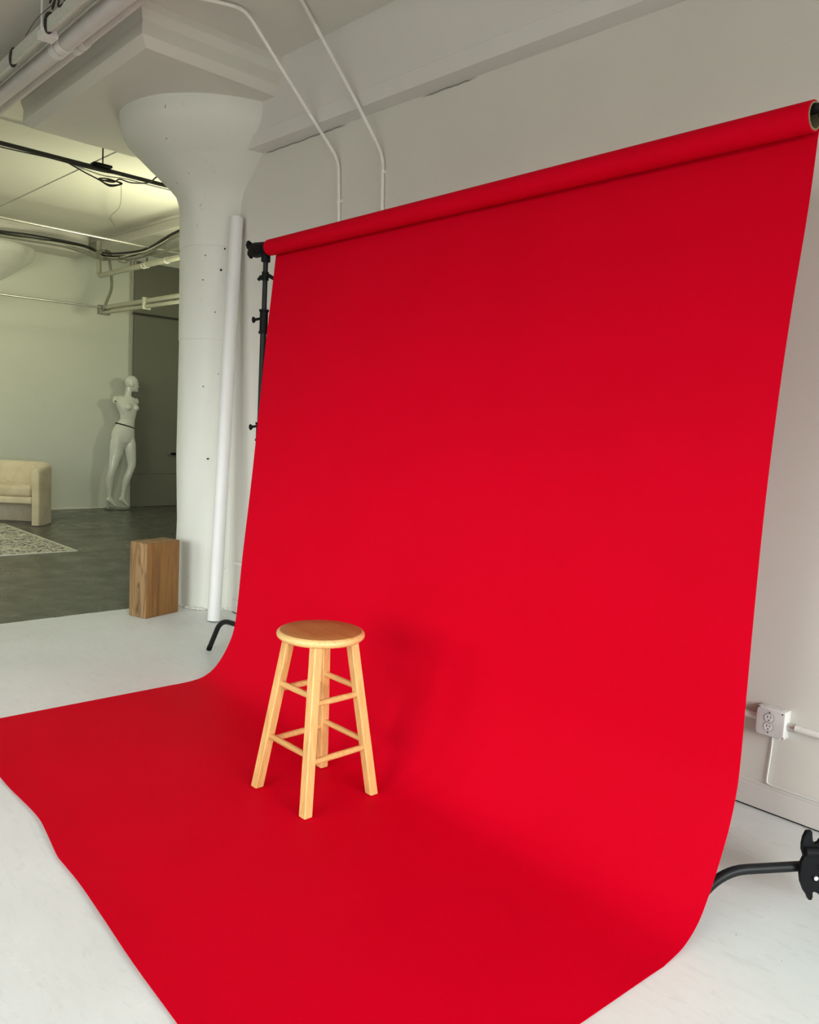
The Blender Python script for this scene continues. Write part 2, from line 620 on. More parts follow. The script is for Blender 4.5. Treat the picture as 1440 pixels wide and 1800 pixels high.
wall_with_windows('wall_right', 'x', X1, 0.25, win_right, WZ0, WZ1, Y0, YW + 0.25)
wall_with_windows('wall_rear', 'y', Y0, -0.25, win_rear, WZ0, WZ1, XF, X1)

mglass = bpy.data.materials.new('thin_window_glass')
mglass.use_nodes = True
nt_ = mglass.node_tree
nt_.nodes.remove(nt_.nodes['Principled BSDF'])
tr_ = nt_.nodes.new('ShaderNodeBsdfTransparent'); tr_.inputs[0].default_value = (0.96, 0.98, 0.97, 1)
gl_ = nt_.nodes.new('ShaderNodeBsdfGlossy'); gl_.inputs['Roughness'].default_value = 0.02
fr_ = nt_.nodes.new('ShaderNodeFresnel'); fr_.inputs[0].default_value = 1.45
ms_ = nt_.nodes.new('ShaderNodeMixShader')
lk(nt_, fr_.outputs[0], ms_.inputs[0]); lk(nt_, tr_.outputs[0], ms_.inputs[1]); lk(nt_, gl_.outputs[0], ms_.inputs[2])
lk(nt_, ms_.outputs[0], nt_.nodes['Material Output'].inputs[0])
wn = 0
for axis, pos, sgn, spans in (('x', X1, 1, win_right), ('y', Y0, -1, win_rear)):
    for a, b in spans:
        wn += 1
        bm = bmesh.new()
        nb = 3
        c0 = pos + sgn * 0.08

        def bar(u0, u1, zz0, zz1, t=0.05, mi=0):
            if axis == 'x':
                box(bm, c0 - t / 2, c0 + t / 2, u0, u1, zz0, zz1, mi=mi)
            else:
                box(bm, u0, u1, c0 - t / 2, c0 + t / 2, zz0, zz1, mi=mi)
        bar(a, b, WZ0, 0.81); bar(a, b, 2.69, WZ1)
        for k in range(nb + 1):
            u = a + (b - a) * k / nb
            u0 = max(a, u - 0.03); u1 = min(b, u + 0.03)
            bar(u0, u1, 0.81, 2.69)
        for zz in (1.5, 2.1):
            bar(a + 0.03, b - 0.03, zz - 0.015, zz + 0.015, 0.03)
        wo = struct(obj('window_%d' % wn, bm, M['steelp']))
        bm = bmesh.new()
        bar(a + 0.03, b - 0.03, 0.81, 2.69, 0.006)
        obj('pane', bm, mglass, wo)

# beam along the main wall, with a chamfered lower band
bm = bmesh.new()
prof = [(YW, 3.05), (2.925, 3.05), (2.918, 3.13), (2.925, 3.135), (2.925, ZC), (YW, ZC)]
n = len(prof)
xa, xb = -5.2, X1
va = [bm.verts.new((xa, y, z)) for y, z in prof]
vb = [bm.verts.new((xb, y, z)) for y, z in prof]
bm.faces.new(va); bm.faces.new(list(reversed(vb)))
for i in range(n):
    bm.faces.new((va[i], va[(i + 1) % n], vb[(i + 1) % n], vb[i]))
struct(obj('trim_1', bm, M['base']))

# far room ceiling beam
bm = bmesh.new()
box(bm, XF, -5.32, 4.50, 4.85, 3.405, ZC, 0.01)
struct(obj('trim_2', bm, M['ceil']))
# shallow board imprint in the far room ceiling
bm = bmesh.new()
box(bm, XF, -5.6, 3.06, 3.20, ZC - 0.008, ZC + 0.02)
struct(obj('trim_3', bm, M['ceil']))

# baseboard on the main wall with the dark gap below
bm = bmesh.new()
box(bm, -4.9, X1, YW - 0.012, YW, 0.007, 0.092, 0.002)
box(bm, -4.9, X1, YW - 0.006, YW, 0.092, 0.104, 0.002)
box(bm, -4.9, X1, YW - 0.004, YW, 0.0, 0.007, mi=1)
struct(obj('baseboard_back', bm, [M['base'], M['slot']]))

# large sliding door panel in the far wall, shade painted into its dark olive colour
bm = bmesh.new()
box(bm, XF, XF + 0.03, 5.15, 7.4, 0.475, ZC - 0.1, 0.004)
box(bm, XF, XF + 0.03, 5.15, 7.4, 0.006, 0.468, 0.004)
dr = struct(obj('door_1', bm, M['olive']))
bm = bmesh.new()
box(bm, XF + 0.03, XF + 0.09, 5.76, 5.79, 0.755, 0.785, 0.003)
box(bm, XF + 0.07, XF + 0.09, 5.72, 5.86, 0.757, 0.783, 0.003)
obj('door_handle', bm, M['blackpl'], dr)
bm = bmesh.new()
box(bm, XF, XF + 0.012, 3.4, 5.14, 0.0, 0.012)
struct(obj('baseboard_far', bm, M['base']))


# ------------------------------------------------------------------ columns with flared capitals
def flared_column(name, label, cx, cy, panel, ztop, near_tilt=0.0, rubble=True, holes=()):
    t = thing(name, label, 'column', (cx, cy, 0))
    bm = bmesh.new()
    prof = [(0.292, 0.0), (0.290, 0.30), (0.292, 0.6), (0.296, 1.063), (0.303, 1.862), (0.303, 1.868), (0.3065, 1.872),
            (0.3075, 2.35), (0.308, 2.486), (0.312, 2.490), (0.313, 2.50), (0.3135, 2.64), (0.315, 2.721), (0.323, 2.789), (0.343, 2.846),
            (0.393, 2.90), (0.455, 2.957), (0.522, 3.018), (0.535, 3.030), (0.541, 3.033), (0.602, 3.09), (0.684, 3.162), (0.706, 3.20), (0.716, 3.243),
            (0.718, 3.285), (0.718, ztop)]
    k = ztop / 3.303
    prof = [(r, z * k) for r, z in prof]
    lathe(bm, prof, 96, jit=0.010)
    obj('shaft', bm, M['column'], t, smooth=True)
    for z_, a_, hr in holes:
        bm = bmesh.new()
        r_ = 0.302
        d0 = Vector((math.cos(a_), math.sin(a_), 0))
        tube(bm, [d0 * (r_ - 0.02) + Vector((0, 0, z_)), d0 * (r_ + 0.0065) + Vector((0, 0, z_))], hr, 12)
        obj('anchor_hole', bm, M['slot'], t, smooth=True)
    # drop panel: soffit, chamfer, upright, chamfer, upright (profile from the soffit up)
    bm = bmesh.new()
    x0, x1, y0, y1 = panel
    steps = [(0.0, ztop), (0.048, ztop + 0.045), (0.044, ztop + 0.120), (0.058, ztop + 0.172), (0.058, ZC + 0.02)]
    rings = []
    for o_, z in steps:
        xs0, xs1, ys0, ys1 = x0 - o_, x1 + o_, y0 - o_, y1
        pts = [(xs1, ys0), (xs1, ys1), (xs0, ys1), (xs0, ys0 + near_tilt)]
        rings.append([bm.verts.new((px - cx, py - cy, z)) for px, py in pts])
    bm.faces.new(rings[0]); bm.faces.new(list(reversed(rings[-1])))
    for i in range(len(rings) - 1):
        for j in range(4):
            bm.faces.new((rings[i][j], rings[i][(j + 1) % 4], rings[i + 1][(j + 1) % 4], rings[i + 1][j]))
    obj('drop_panel', bm, M['ceil'], t)
    if rubble:
        bm = bmesh.new()
        for i in range(95):
            a = random.uniform(-PI * 0.72, PI * 0.05)
            rr = 0.292 + random.uniform(-0.005, 0.022)
            s = random.uniform(0.007, 0.017)
            r = bmesh.ops.create_icosphere(bm, subdivisions=1, radius=s)
            for v in r['verts']:
                v.co = Vector((v.co.x * 1.5, v.co.y * 1.2, v.co.z * 0.8)) * random.uniform(0.75, 1.2)
                v.co += Vector((rr * math.cos(a), rr * math.sin(a), s * 0.6))
        o = obj('plaster_crumbs', bm, M['column'], t)
        o['kind'] = 'stuff'
    return t


# drilled anchor holes: height, bearing, radius
HOLES = [(2.47, -0.55, 0.006), (2.33, -0.62, 0.008), (2.26, -1.02, 0.004), (2.05, -0.72, 0.004), (2.42, -0.98, 0.004), (1.06, -0.80, 0.006), (0.93, -0.18, 0.006), (1.55, -0.95, 0.004)]
flared_column('concrete_column', 'round white concrete column with flared capital beside the red backdrop',
              -5.255, 3.105, (-6.30, -4.424, 2.096, 2.935), 3.303, 0.053, holes=HOLES)
flared_column('concrete_column', 'pale flared column capital at the far wall above the cream sofa, cut by the left frame edge',
              -11.40, 3.18, (-11.12, -10.66, 2.0, 4.31), 3.303, 0.0, rubble=False)

# ------------------------------------------------------------------ red paper backdrop
bd = thing('paper_backdrop', 'wide roll of red seamless paper hanging down and sweeping across the floor', 'backdrop',
           (-2.31, 2.39, 0))
BO = Vector((-2.31, 2.39, 0))
XL, XR = -3.681, -0.943
RL, RR = Vector((XL, 2.434, 2.232)), Vector((XR, 2.312, 2.232))
right = [(2.232, 2.352), (2.0, 2.332), (1.75, 2.292), (1.5, 2.262), (1.2, 2.243), (0.9, 2.240), (0.63, 2.244), (0.42, 2.246),
         (0.30, 2.222), (0.22, 2.188), (0.15, 2.150), (0.10, 2.118), (0.055, 2.080), (0.026, 2.035), (0.010, 1.985), (0.003, 1.90)]
left = [(2.232, 2.474), (2.0, 2.452), (1.75, 2.428), (1.5, 2.407), (1.2, 2.381), (0.9, 2.354), (0.63, 2.328), (0.42, 2.312),
        (0.30, 2.300), (0.22, 2.283), (0.15, 2.252), (0.09, 2.213), (0.045, 2.170), (0.017, 2.118), (0.006, 2.06), (0.003, 1.98)]
front = [(-3.80, 0.97), (-3.066, 0.943), (-2.824, 0.942), (-2.673, 0.94), (-2.569, 0.927), (-2.401, 0.9), (-2.335, 0.897),
         (-2.211, 0.893), (-2.017, 0.877), (-1.794, 0.858), (-1.555, 0.845), (-0.90, 0.805)]


front_s = spline([(a, b, 0) for a, b in front], 6)
front = [(p.x, p.y) for p in front_s]


def front_y(x):
    for (a, ya), (b, yb) in zip(front, front[1:]):
        if a <= x <= b:
            return ya + (yb - ya) * (x - a) / (b - a)
    return front[-1][1]


NU, NF = 96, 26
rs = spline([(0, y, z) for z, y in right], 5)
ls = spline([(0, y, z) for z, y in left], 5)
bm = bmesh.new()
rows = []
for a, b in zip(ls, rs):
    row = []
    for i in range(NU + 1):
        u = i / NU
        p = a * (1 - u) + b * u
        x = XL + (XR - XL) * u
        wob = 0.0035 * noise.noise(Vector((x * 1.1, p.z * 1.3, 3.0))) * min(1, max(0, (2.1 - p.z))) * min(1, p.z * 3)
        row.append(bm.verts.new((x - BO.x, p.y - BO.y + wob, p.z)))
    rows.append(row)
for k in range(1, NF + 1):
    t = k / NF
    row = []
    for i in range(NU + 1):
        u = i / NU
        xr = XR - 0.027 * min(1, t * 2.2)
        x = XL + (xr - XL) * u
        ys = ls[-1].y * (1 - u) + rs[-1].y * u
        ye = front_y(x)
        y = ys + (ye - ys) * t
        d = y - ye
        lift = 0.017 * math.exp(-(d / 0.07) ** 2) * (0.55 + 0.45 * noise.noise(Vector((x * 2.2, 0, 5)))) + \
            0.0022 * (0.5 + 0.5 * noise.noise(Vector((x * 1.5, y * 1.6, 1))))
        row.append(bm.verts.new((x - BO.x, y - BO.y, 0.0025 + lift)))
    rows.append(row)
back = []
for ri, row in enumerate(rows):
    p0 = rows[max(0, ri - 1)][0].co; p1 = rows[min(len(rows) - 1, ri + 1)][0].co
    tz = (p1 - p0).normalized()
    nrm = Vector((0, -tz.z, tz.y)) if abs(tz.z) > 0.2 else Vector((0, 0, -1))
    if nrm.y < 0:
        nrm = -nrm
    if ri >= len(ls):
        nrm = Vector((0, 0, -1))
    elif ri > 6:
        nrm = Vector((0, abs(tz.z), -abs(tz.y))).normalized()
    else:
        nrm = Vector((0, 1, 0))
    back.append([bm.verts.new(v.co + nrm * 0.0009) for v in row])
for a, b in zip(rows, rows[1:]):
    for i in range(NU):
        bm.faces.new((a[i], a[i + 1], b[i + 1], b[i]))
for a, b in zip(back, back[1:]):
    for i in range(NU):
        bm.faces.new((a[i], b[i], b[i + 1], a[i + 1]))
for a, b, c, d in zip(rows, rows[1:], back, back[1:]):
    bm.faces.new((a[0], b[0], d[0], c[0]))
    bm.faces.new((a[NU], c[NU], d[NU], b[NU]))
for a, c in ((rows[0], back[0]), (rows[-1], back[-1])):
    for i in range(NU):
        bm.faces.new((a[i], c[i], c[i + 1], a[i + 1]))
sheet = obj('paper_sheet', bm, M['red'], bd, smooth=True)

bm = bmesh.new()
d_ = (RR - RL).normalized()
seg = 40
oa = tube(bm, [RL - BO, RR - BO], 0.0405, seg, cap=False)
ia = tube(bm, [RL - BO - d_ * 0.0, RR - BO], 0.0365, seg, cap=False)
for e in (0, 1):
    for j in range(seg):
        bm.faces.new((oa[e][j], oa[e][(j + 1) % seg], ia[e][(j + 1) % seg], ia[e][j]))
obj('paper_roll', bm, M['red'], bd, smooth=True)
bm = bmesh.new()
oa = tube(bm, [RL - BO - d_ * 0.002, RR - BO + d_ * 0.002], 0.0363, seg, cap=False)
ia = tube(bm, [RL - BO - d_ * 0.002, RR - BO + d_ * 0.002], 0.0320, seg, cap=False)
for e in (0, 1):
    for j in range(seg):
        bm.faces.new((oa[e][j], oa[e][(j + 1) % seg], ia[e][(j + 1) % seg], ia[e][j]))
obj('core_tube', bm, M['kraft'], bd, smooth=True)

# crossbar through the roll, resting in the two stands' brackets
bm = bmesh.new()
top = Vector((0, 0, 0.018))
tube(bm, [RL - d_ * 0.12 + top, RR + d_ * 0.14 + top], 0.0135, 14)
tag(obj('crossbar', bm, M['black'], smooth=True),
    'black metal crossbar running through the core of the red paper roll', 'pole')


# ------------------------------------------------------------------ light stands
def stand_leg(base, knee, foot, parent, o):
    bm = bmesh.new()
    p = smooth_path([Vector(base) - o, Vector(knee) - o, Vector(foot) - o], 0.075, 8)
    tube(bm, p, 0.0145, 16)
    lg = obj('leg', bm, M['black'], parent, smooth=True)
    bm = bmesh.new()
    f = Vector(foot) - o
    k = (Vector(foot) - Vector(knee)).normalized()
    tube(bm, [f - k * 0.03, f], 0.0152, 16)
    obj('rubber_foot', bm, M['blackpl'], lg, smooth=True)


def stand_pole(bm, x, y, z0, z1, r):
    tube(bm, [(x, y, z0), (x, y, z1)], r, 20)


def light_stand(label, px, py, legs, grab_dir, wing=True):
    o = Vector((px, py, 0))
    t = thing('light_stand', label, 'stand', (px, py, 0), group=None)
    bm = bmesh.new()
    stand_pole(bm, 0, 0, 0.05, 1.32, 0.0190)
    obj('lower_pole', bm, M['black'], t, smooth=True)
    bm = bmesh.new()
    stand_pole(bm, 0, 0, 1.32, 1.86, 0.0165)
    obj('middle_pole', bm, M['black'], t, smooth=True)
    bm = bmesh.new()
    stand_pole(bm, 0, 0, 1.86, 2.19, 0.0130)
    obj('upper_pole', bm, M['black'], t, smooth=True)
    # collars with tee knobs
    for z0, z1, kd in ((1.235, 1.335, Vector((-0.82, -0.57, 0))), (1.80, 1.925, Vector((-0.72, -0.69, 0)))):
        bm = bmesh.new()
        lathe(bm, [(0.026, z0), (0.026, z0 + 0.010), (0.0215, z0 + 0.014), (0.0215, z1 - 0.014), (0.026, z1 - 0.010), (0.026, z1)], 24)
        co = obj('collar', bm, M['blackpl'], t, smooth=True)
        bm = bmesh.new()
        zc = z0 + (z1 - z0) * (0.62 if z0 > 1.5 else 0.8)
        kd = kd.normalized()
        a = kd * 0.02 + Vector((0, 0, zc)); b = kd * 0.05 + Vector((0, 0, zc - 0.008))
        tube(bm, [a, b], 0.007, 10)
        s = Vector((0.3, -0.3, 1.0)).normalized()
        tube(bm, [b - s * 0.016 + kd * 0.006, b - s * 0.008 + kd * 0.004, b + s * 0.008 + kd * 0.004, b + s * 0.016 + kd * 0.006], [0.004, 0.010, 0.010, 0.004], 10)
        obj('tee_knob', bm, M['blackpl'], co, smooth=True)
    # guard clip below the bracket
    bm = bmesh.new()
    lathe(bm, [(0.0185, 2.075), (0.0185, 2.118)], 18)
    box(bm, -0.046, -0.014, -0.010, 0.010, 2.080, 2.104, 0.004)
    tube(bm, [(-0.046, 0, 2.094), (-0.058, -0.004, 2.082)], 0.009, 10)
    tube(bm, [(0.012, 0.004, 2.104), (0.034, 0.014, 2.092), (0.064, 0.026, 2.076)], 0.010, 10)
    obj('clip', bm, M['blackpl'], t, smooth=True)
    # bracket that carries the crossbar
    g_ = Vector(grab_dir)
    e = Vector(grab_dir).normalized()
    bm = bmesh.new()
    tube(bm, [(0, 0, 2.17), (0, 0, 2.235)], 0.024, 18)
    tube(bm, [g_ * 0.0 + Vector((0, 0, 2.235)), g_ * 0.55 + Vector((0, 0, 2.24)), g_ + Vector((0, 0, 2.25))], [0.034, 0.036, 0.026], 18)
    tube(bm, [Vector((0, 0, 2.236)) - e * 0.0, Vector((0, 0, 2.240)) - e * 0.095, Vector((0, 0, 2.240)) - e * 0.114], [0.036, 0.040, 0.034], 18)
    br = obj('bracket', bm, M['blackpl'], t, smooth=True)
    if wing:
        bm = bmesh.new()
        c = Vector((0, 0, 2.250)) - e * 0.145
        up = Vector((0, -0.25, 1)).normalized()
        for sgn in (1, -1):
            cc = c + up * 0.017 * sgn
            pts = [c - up * 0.002 * sgn, c + up * 0.012 * sgn - e * 0.004, c + up * 0.028 * sgn - e * 0.010, c + up * 0.045 * sgn - e * 0.014]
            tube(bm, pts, [0.012, 0.020, 0.019, 0.007], 12)
        tube(bm, [c + e * 0.02, c - e * 0.012], 0.010, 12)
        obj('wing_knob', bm, M['blackpl'], br, smooth=True)
        bm = bmesh.new()
        tube(bm, [c - e * 0.010 - Vector((0, 0, 0.010)), c - e * 0.030 - Vector((0, 0, 0.012))], 0.0035, 10)
        bo = obj('bolt', bm, M['brass'], br, smooth=True)
    # base hub and legs
    bm = bmesh.new()
    lathe(bm, [(0.030, 0.10), (0.030, 0.235), (0.024, 0.245)], 24)
    obj('hub', bm, M['black'], t, smooth=True)
    for b_, k_, f_ in legs:
        stand_leg(b_, k_, f_, t, o)
    return t, o


light_stand('black light stand holding the left end of the red paper roll', -3.745, 2.452,
            [((-3.745, 2.452, 0.205), (-4.04, 2.425, 0.200), (-4.143, 2.412, 0.004)),
             ((-3.745, 2.452, 0.175), (-3.615, 2.72, 0.170), (-3.57, 2.815, 0.004)),
             ((-3.745, 2.452, 0.145), (-3.48, 2.52, 0.140), (-3.40, 2.54, 0.004))], (0.052, 0.0, 0.0))
rst, ro = light_stand('black light stand by the outlet at the right end of the red paper roll', -0.770, 2.515,
                      [((-0.770, 2.515, 0.145), (-0.958, 2.235, 0.140), (-1.02, 2.135, 0.004)),
                       ((-0.770, 2.515, 0.175), (-0.46, 2.55, 0.170), (-0.34, 2.56, 0.004)),
                       ((-0.770, 2.515, 0.205), (-0.60, 2.78, 0.200), (-0.55, 2.86, 0.004))], (-0.155, -0.19, 0.0), wing=False)

# hooked latch plates on the hub of the right stand
def hook_plate(th, off):
    P = [(-0.010, 0.100), (-0.024, 0.098), (-0.031, 0.080), (-0.033, 0.060), (-0.032, 0.042), (-0.024, 0.022), (-0.030, 0.006),
         (-0.031, -0.030), (-0.026, -0.056), (-0.014, -0.082), (-0.003, -0.096), (0.001, -0.106), (0.009, -0.106), (0.012, -0.096),
         (0.010, -0.084), (0.014, -0.080), (0.028, -0.086), (0.042, -0.070), (0.048, -0.03), (0.048, 0.03), (0.044, 0.06), (0.040, 0.104),
         (0.030, 0.098), (0.012, 0.066), (0.000, 0.062), (-0.006, 0.076)]
    return P


rt = Vector((R[0][0], R[1][0], 0)).normalized()
fw = Vector((-rt.y, rt.x, 0))
for k, (off, sc) in enumerate(((-0.052, 1.0), (0.036, 0.92))):
    bm = bmesh.new()
    poly = [rt * (x * sc - 0.076 + 0.105 * k) + fw * off + Vector((0, 0, 0.168 - 0.03 * k + z * sc)) for x, z in hook_plate(0, 0)]
    prism(bm, poly, fw * 0.014)
    if k == 0:
        for bx_, bz_ in ((0.024, -0.002), (0.012, -0.036)):
            c = rt * (bx_ - 0.076) + fw * (off - 0.002) + Vector((0, 0, 0.168 + bz_))
            tube(bm, [c, c - fw * 0.006], 0.0065, 12, mi=1)
        c = rt * -0.090 + fw * off + Vector((0, 0, 0.168 + 0.042))
        tube(bm, [c - fw * 0.004 - rt * 0.012, c - fw * 0.004 + rt * 0.028], 0.014, 12)
    pl = obj('latch_plate', bm, [M['blackpl'], M['brass']], rst, smooth=False)
bm = bmesh.new()
hb = Vector((-0.770, 2.515, 0.143)) - ro
kd = (Vector((-0.958, 2.235, 0.140)) - Vector((-0.770, 2.515, 0.143))).normalized()
tube(bm, [hb + kd * 0.02, hb + kd * 0.062], 0.0195, 18)
obj('leg_socket', bm, M['black'], rst, smooth=True)

# ------------------------------------------------------------------ bar stool
st = thing('bar_stool', 'light wooden bar stool with round seat standing alone on the red paper', 'stool', (-2.304, 1.796, 0.0055))
S0 = Vector((0, 0, 0))
bm = bmesh.new()
rim = [(0.140, 0.573), (0.150, 0.576), (0.1575, 0.583), (0.1595, 0.590), (0.158, 0.597), (0.153, 0.602), (0.148, 0.6045)]
lathe(bm, rim, 72, cap=False, mi=0)
bm.verts.ensure_lookup_table()
topc = [v for v in bm.verts if abs(v.co.z - 0.6045) < 1e-5]
topc.sort(key=lambda v: math.atan2(v.co.y, v.co.x))
inner = [bm.verts.new((v.co.x * 0.5, v.co.y * 0.5, 0.6040)) for v in topc]
cen = bm.verts.new((0, 0, 0.6035))
nn_ = len(topc)
for i in range(nn_):
    bm.faces.new((topc[i], topc[(i + 1) % nn_], inner[(i + 1) % nn_], inner[i])).material_index = 1
    bm.faces.new((inner[i], inner[(i + 1) % nn_], cen)).material_index = 1
botc = [v for v in bm.verts if abs(v.co.z - 0.573) < 1e-5]
botc.sort(key=lambda v: math.atan2(v.co.y, v.co.x))
bm.faces.new(botc)
obj('seat', bm, [M['seat_rim'], M['seat']], st, smooth=True)
HB, HT, SEC = 0.150, 0.080, 0.0175


def leg_center(sx, sy, z):
    t = z / 0.575
    h = HB + (HT - HB) * t
    return Vector((sx * h, sy * h, z))


for sx in (-1, 1):
    for sy in (-1, 1):
        bm = bmesh.new()
        rings = []
        for z in (0.0, 0.0025, 0.575):
            c = leg_center(sx, sy, z)
            s = SEC - (0.002 if z == 0.0 else 0)
            ch = 0.003
            pts = [(-s, -s + ch), (-s + ch, -s), (s - ch, -s), (s, -s + ch), (s, s - ch), (s - ch, s), (-s + ch, s), (-s, s - ch)]
            rings.append([bm.verts.new((c.x + a, c.y + b, z)) for a, b in pts])
        bm.faces.new(list(reversed(rings[0]))); bm.faces.new(rings[-1])
        for i in range(2):
            for j in range(8):
                bm.faces.new((rings[i][j], rings[i][(j + 1) % 8], rings[i + 1][(j + 1) % 8], rings[i + 1][j]))
        obj('leg', bm, M['honey'], st)
for z, ax in ((0.400, 'y'), (0.200, 'y'), (0.375, 'x'), (0.178, 'x')):
    for s in (-1, 1):
        if ax == 'y':      # rungs on the +-Y sides running along X
            a, b = leg_center(-1, s, z), leg_center(1, s, z)
        else:
            a, b = leg_center(s, -1, z), leg_center(s, 1, z)
        bm = bmesh.new()
        u = (b - a).normalized()
        a2, b2 = a + u * 0.010, b - u * 0.010
        tube(bm, [a2, a2 + u * 0.018, (a + b) / 2, b2 - u * 0.018, b2], [0.0085, 0.0105, 0.0115, 0.0105, 0.0085], 14)
        obj('rung', bm, M['honey_x'], st, smooth=True)

# ------------------------------------------------------------------ apple box on end
ab = thing('apple_box', 'worn brown wooden box standing on end beside the white column', 'box', (-5.122, 2.555, 0.0))
dx = Vector((0.156, 0.042, 0)).normalized()
dy = Vector((-dx.y, dx.x, 0))
rotm = Matrix(((dx.x, dy.x, 0, 0), (dx.y, dy.y, 0, 0), (0, 0, 1, 0), (0, 0, 0, 1)))
bm = bmesh.new()
vs = box(bm, -0.080, 0.080, -0.146, 0.146, 0.0, 0.503, 0.008, 0, 3)
bmesh.ops.recalc_face_normals(bm, faces=bm.faces)
for f in bm.faces:
    if abs(f.normal.x) > 0.7 and abs(f.normal.y) < 0.6:
        f.material_index = 0
    elif abs(f.normal.y) > 0.7 or True:
        f.material_index = 1
bmesh.ops.transform(bm, matrix=rotm, verts=bm.verts)
obj('body', bm, [M['ply_face'], M['ply_side']], ab, smooth=True)
# ------------------------------------------------------------------ white paper tube leaning on the column
bm = bmesh.new()
a = Vector((-4.735, 2.790, 0.0)); b = Vector((-4.905, 2.975, 2.665))
u = (b - a).normalized()
a = a + Vector((0, 0, 0.004))
sg = 40
oa = tube(bm, [a, b], 0.0435, sg, cap=False)
ia = tube(bm, [a, b], 0.0395, sg, cap=False)
for e in (0, 1):
    for j in range(sg):
        bm.faces.new((oa[e][j], oa[e][(j + 1) % sg], ia[e][(j + 1) % sg], ia[e][j]))
tag(obj('paper_tube', bm, M['tube'], smooth=True), 'tall white rolled paper tube leaning in the corner beside the column', 'tube')

# ------------------------------------------------------------------ conduits at the beam
def conduit(label, pts, r=0.0100, group=None, straps=(), name='conduit', mat='steelp', rad=0.06):
    t = thing(name, label, 'pipe', pts[-1], group=group)
    o = Vector(pts[-1])
    bm = bmesh.new()
    tube(bm, smooth_path([Vector(p) - o for p in pts], rad, 7), r, 14)
    obj('tube', bm, M[mat], t, smooth=True)
    for s in straps:
        bm = bmesh.new()
        s = Vector(s) - o
        box(bm, s.x - 0.024, s.x + 0.024, s.y + 0.003, s.y + r + 0.004, s.z - 0.008, s.z + 0.008, 0.001)
        lathe_c = [(s.x, s.y)]
        rr = bmesh.ops.create_cone(bm, cap_ends=True, segments=16, radius1=r + 0.003, radius2=r + 0.003, depth=0.017)
        for v in rr['verts']:
            v.co += s
        obj('strap', bm, M[mat], t, smooth=True)
    return t


conduit('thin painted conduit bending from ceiling to wall, the one nearer the column',
        [(-4.35, 1.75, 3.500), (-4.074, 2.270, 3.500), (-4.020, 2.400, 3.500), (-4.035, 2.478, 3.498), (-3.990, 2.908, 3.056), (-3.893, 3.018, 2.852), (-3.868, 3.019, 2.505), (-3.85, 3.019, 1.2)],
        straps=[(-3.874, 3.019, 2.62)])
conduit('thin painted conduit bending from ceiling to wall, the one farther from the column',
        [(-3.26, 1.90, 3.500), (-3.70, 2.584, 3.500), (-3.852, 2.783, 3.498), (-3.587, 2.908, 3.036), (-3.505, 3.018, 2.802), (-3.492, 3.019, 2.508), (-3.47, 3.019, 1.2)],
        straps=[(-3.498, 3.019, 2.715)])

# ------------------------------------------------------------------ outlet box, conduits and cable low on the right
ob = thing('outlet_box', 'painted metal junction box with two sockets low on the wall beside the paper', 'outlet', (-1.159, YW, 0.3545))
OB = Vector((-1.159, YW, 0.3545))
bm = bmesh.new()
box(bm, -0.052, 0.052, -0.040, 0.0, -0.0515, 0.0515, 0.002)
for x_ in (-0.022, 0.012, 0.034):
    rr = bmesh.ops.create_cone(bm, cap_ends=True, segments=20, radius1=0.011, radius2=0.011, depth=0.0016)
    for v in rr['verts']:
        v.co += Vector((x_ - 0.004, -0.020, 0.0520))
obj('body', bm, M['box'], ob, smooth=True)
bm = bmesh.new()
# raised cover with clipped corners
o_ = 0.052
c_ = 0.011
pl = [(-o_ + c_, -o_), (o_ - c_, -o_), (o_ - c_ * 0.9, -o_ + c_ * 0.9), (o_, -o_ + c_), (o_, o_ - c_ * 0.4), (o_ - c_ * 0.4, o_), (-o_ + c_, o_), (-o_ + c_ * .8, o_ - c_ * .8), (-o_, o_ - c_),
      (-o_, -o_ + c_), (-o_ + c_ * .8, -o_ + c_ * .8)]
prism(bm, [(x, -0.040, z) for x, z in pl], (0, -0.010, 0))
bmesh.ops.bevel(bm, geom=[e for e in bm.edges if all(abs(v.co.y + 0.050) < 1e-5 for v in e.verts)], offset=0.004, segments=3, profile=0.5, affect='EDGES')
cv = obj('cover_plate', bm, M['box'], ob, smooth=True)
for zc in (0.0165, -0.0165):
    bm = bmesh.new()
    pts = []
    for j in range(32):
        t = 2 * PI * j / 32
        x = 0.0168 * math.cos(t); z = 0.0168 * math.sin(t)
        z = max(-0.0135, min(0.0135, z))
        pts.append((x - 0.004, -0.0500, z + zc))
    prism(bm, pts, (0, -0.0022, 0))
    rim_pts = [((p[0] + 0.004) * 1.09 - 0.004, -0.0498, (p[2] - zc) * 1.09 + zc) for p in pts]
    prism(bm, rim_pts, (0, -0.0006, 0), 1)
    so_ = obj('socket', bm, [M['white'], M['slot']], ob, smooth=False)
    bm = bmesh.new()
    box(bm, -0.004 - 0.0068, -0.004 - 0.0044, -0.0528, -0.0518, zc - 0.0005, zc + 0.0085)
    box(bm, -0.004 + 0.0046, -0.004 + 0.0066, -0.0528, -0.0518, zc + 0.0005, zc + 0.0080)
    rr = bmesh.ops.create_cone(bm, cap_ends=True, segments=14, radius1=0.0024, radius2=0.0024, depth=0.001)
    for v in rr['verts']:
        v.co = Vector((v.co.x - 0.004, v.co.z - 0.0523, v.co.y + zc - 0.0078))
    obj('slots', bm, M['slot'], so_)
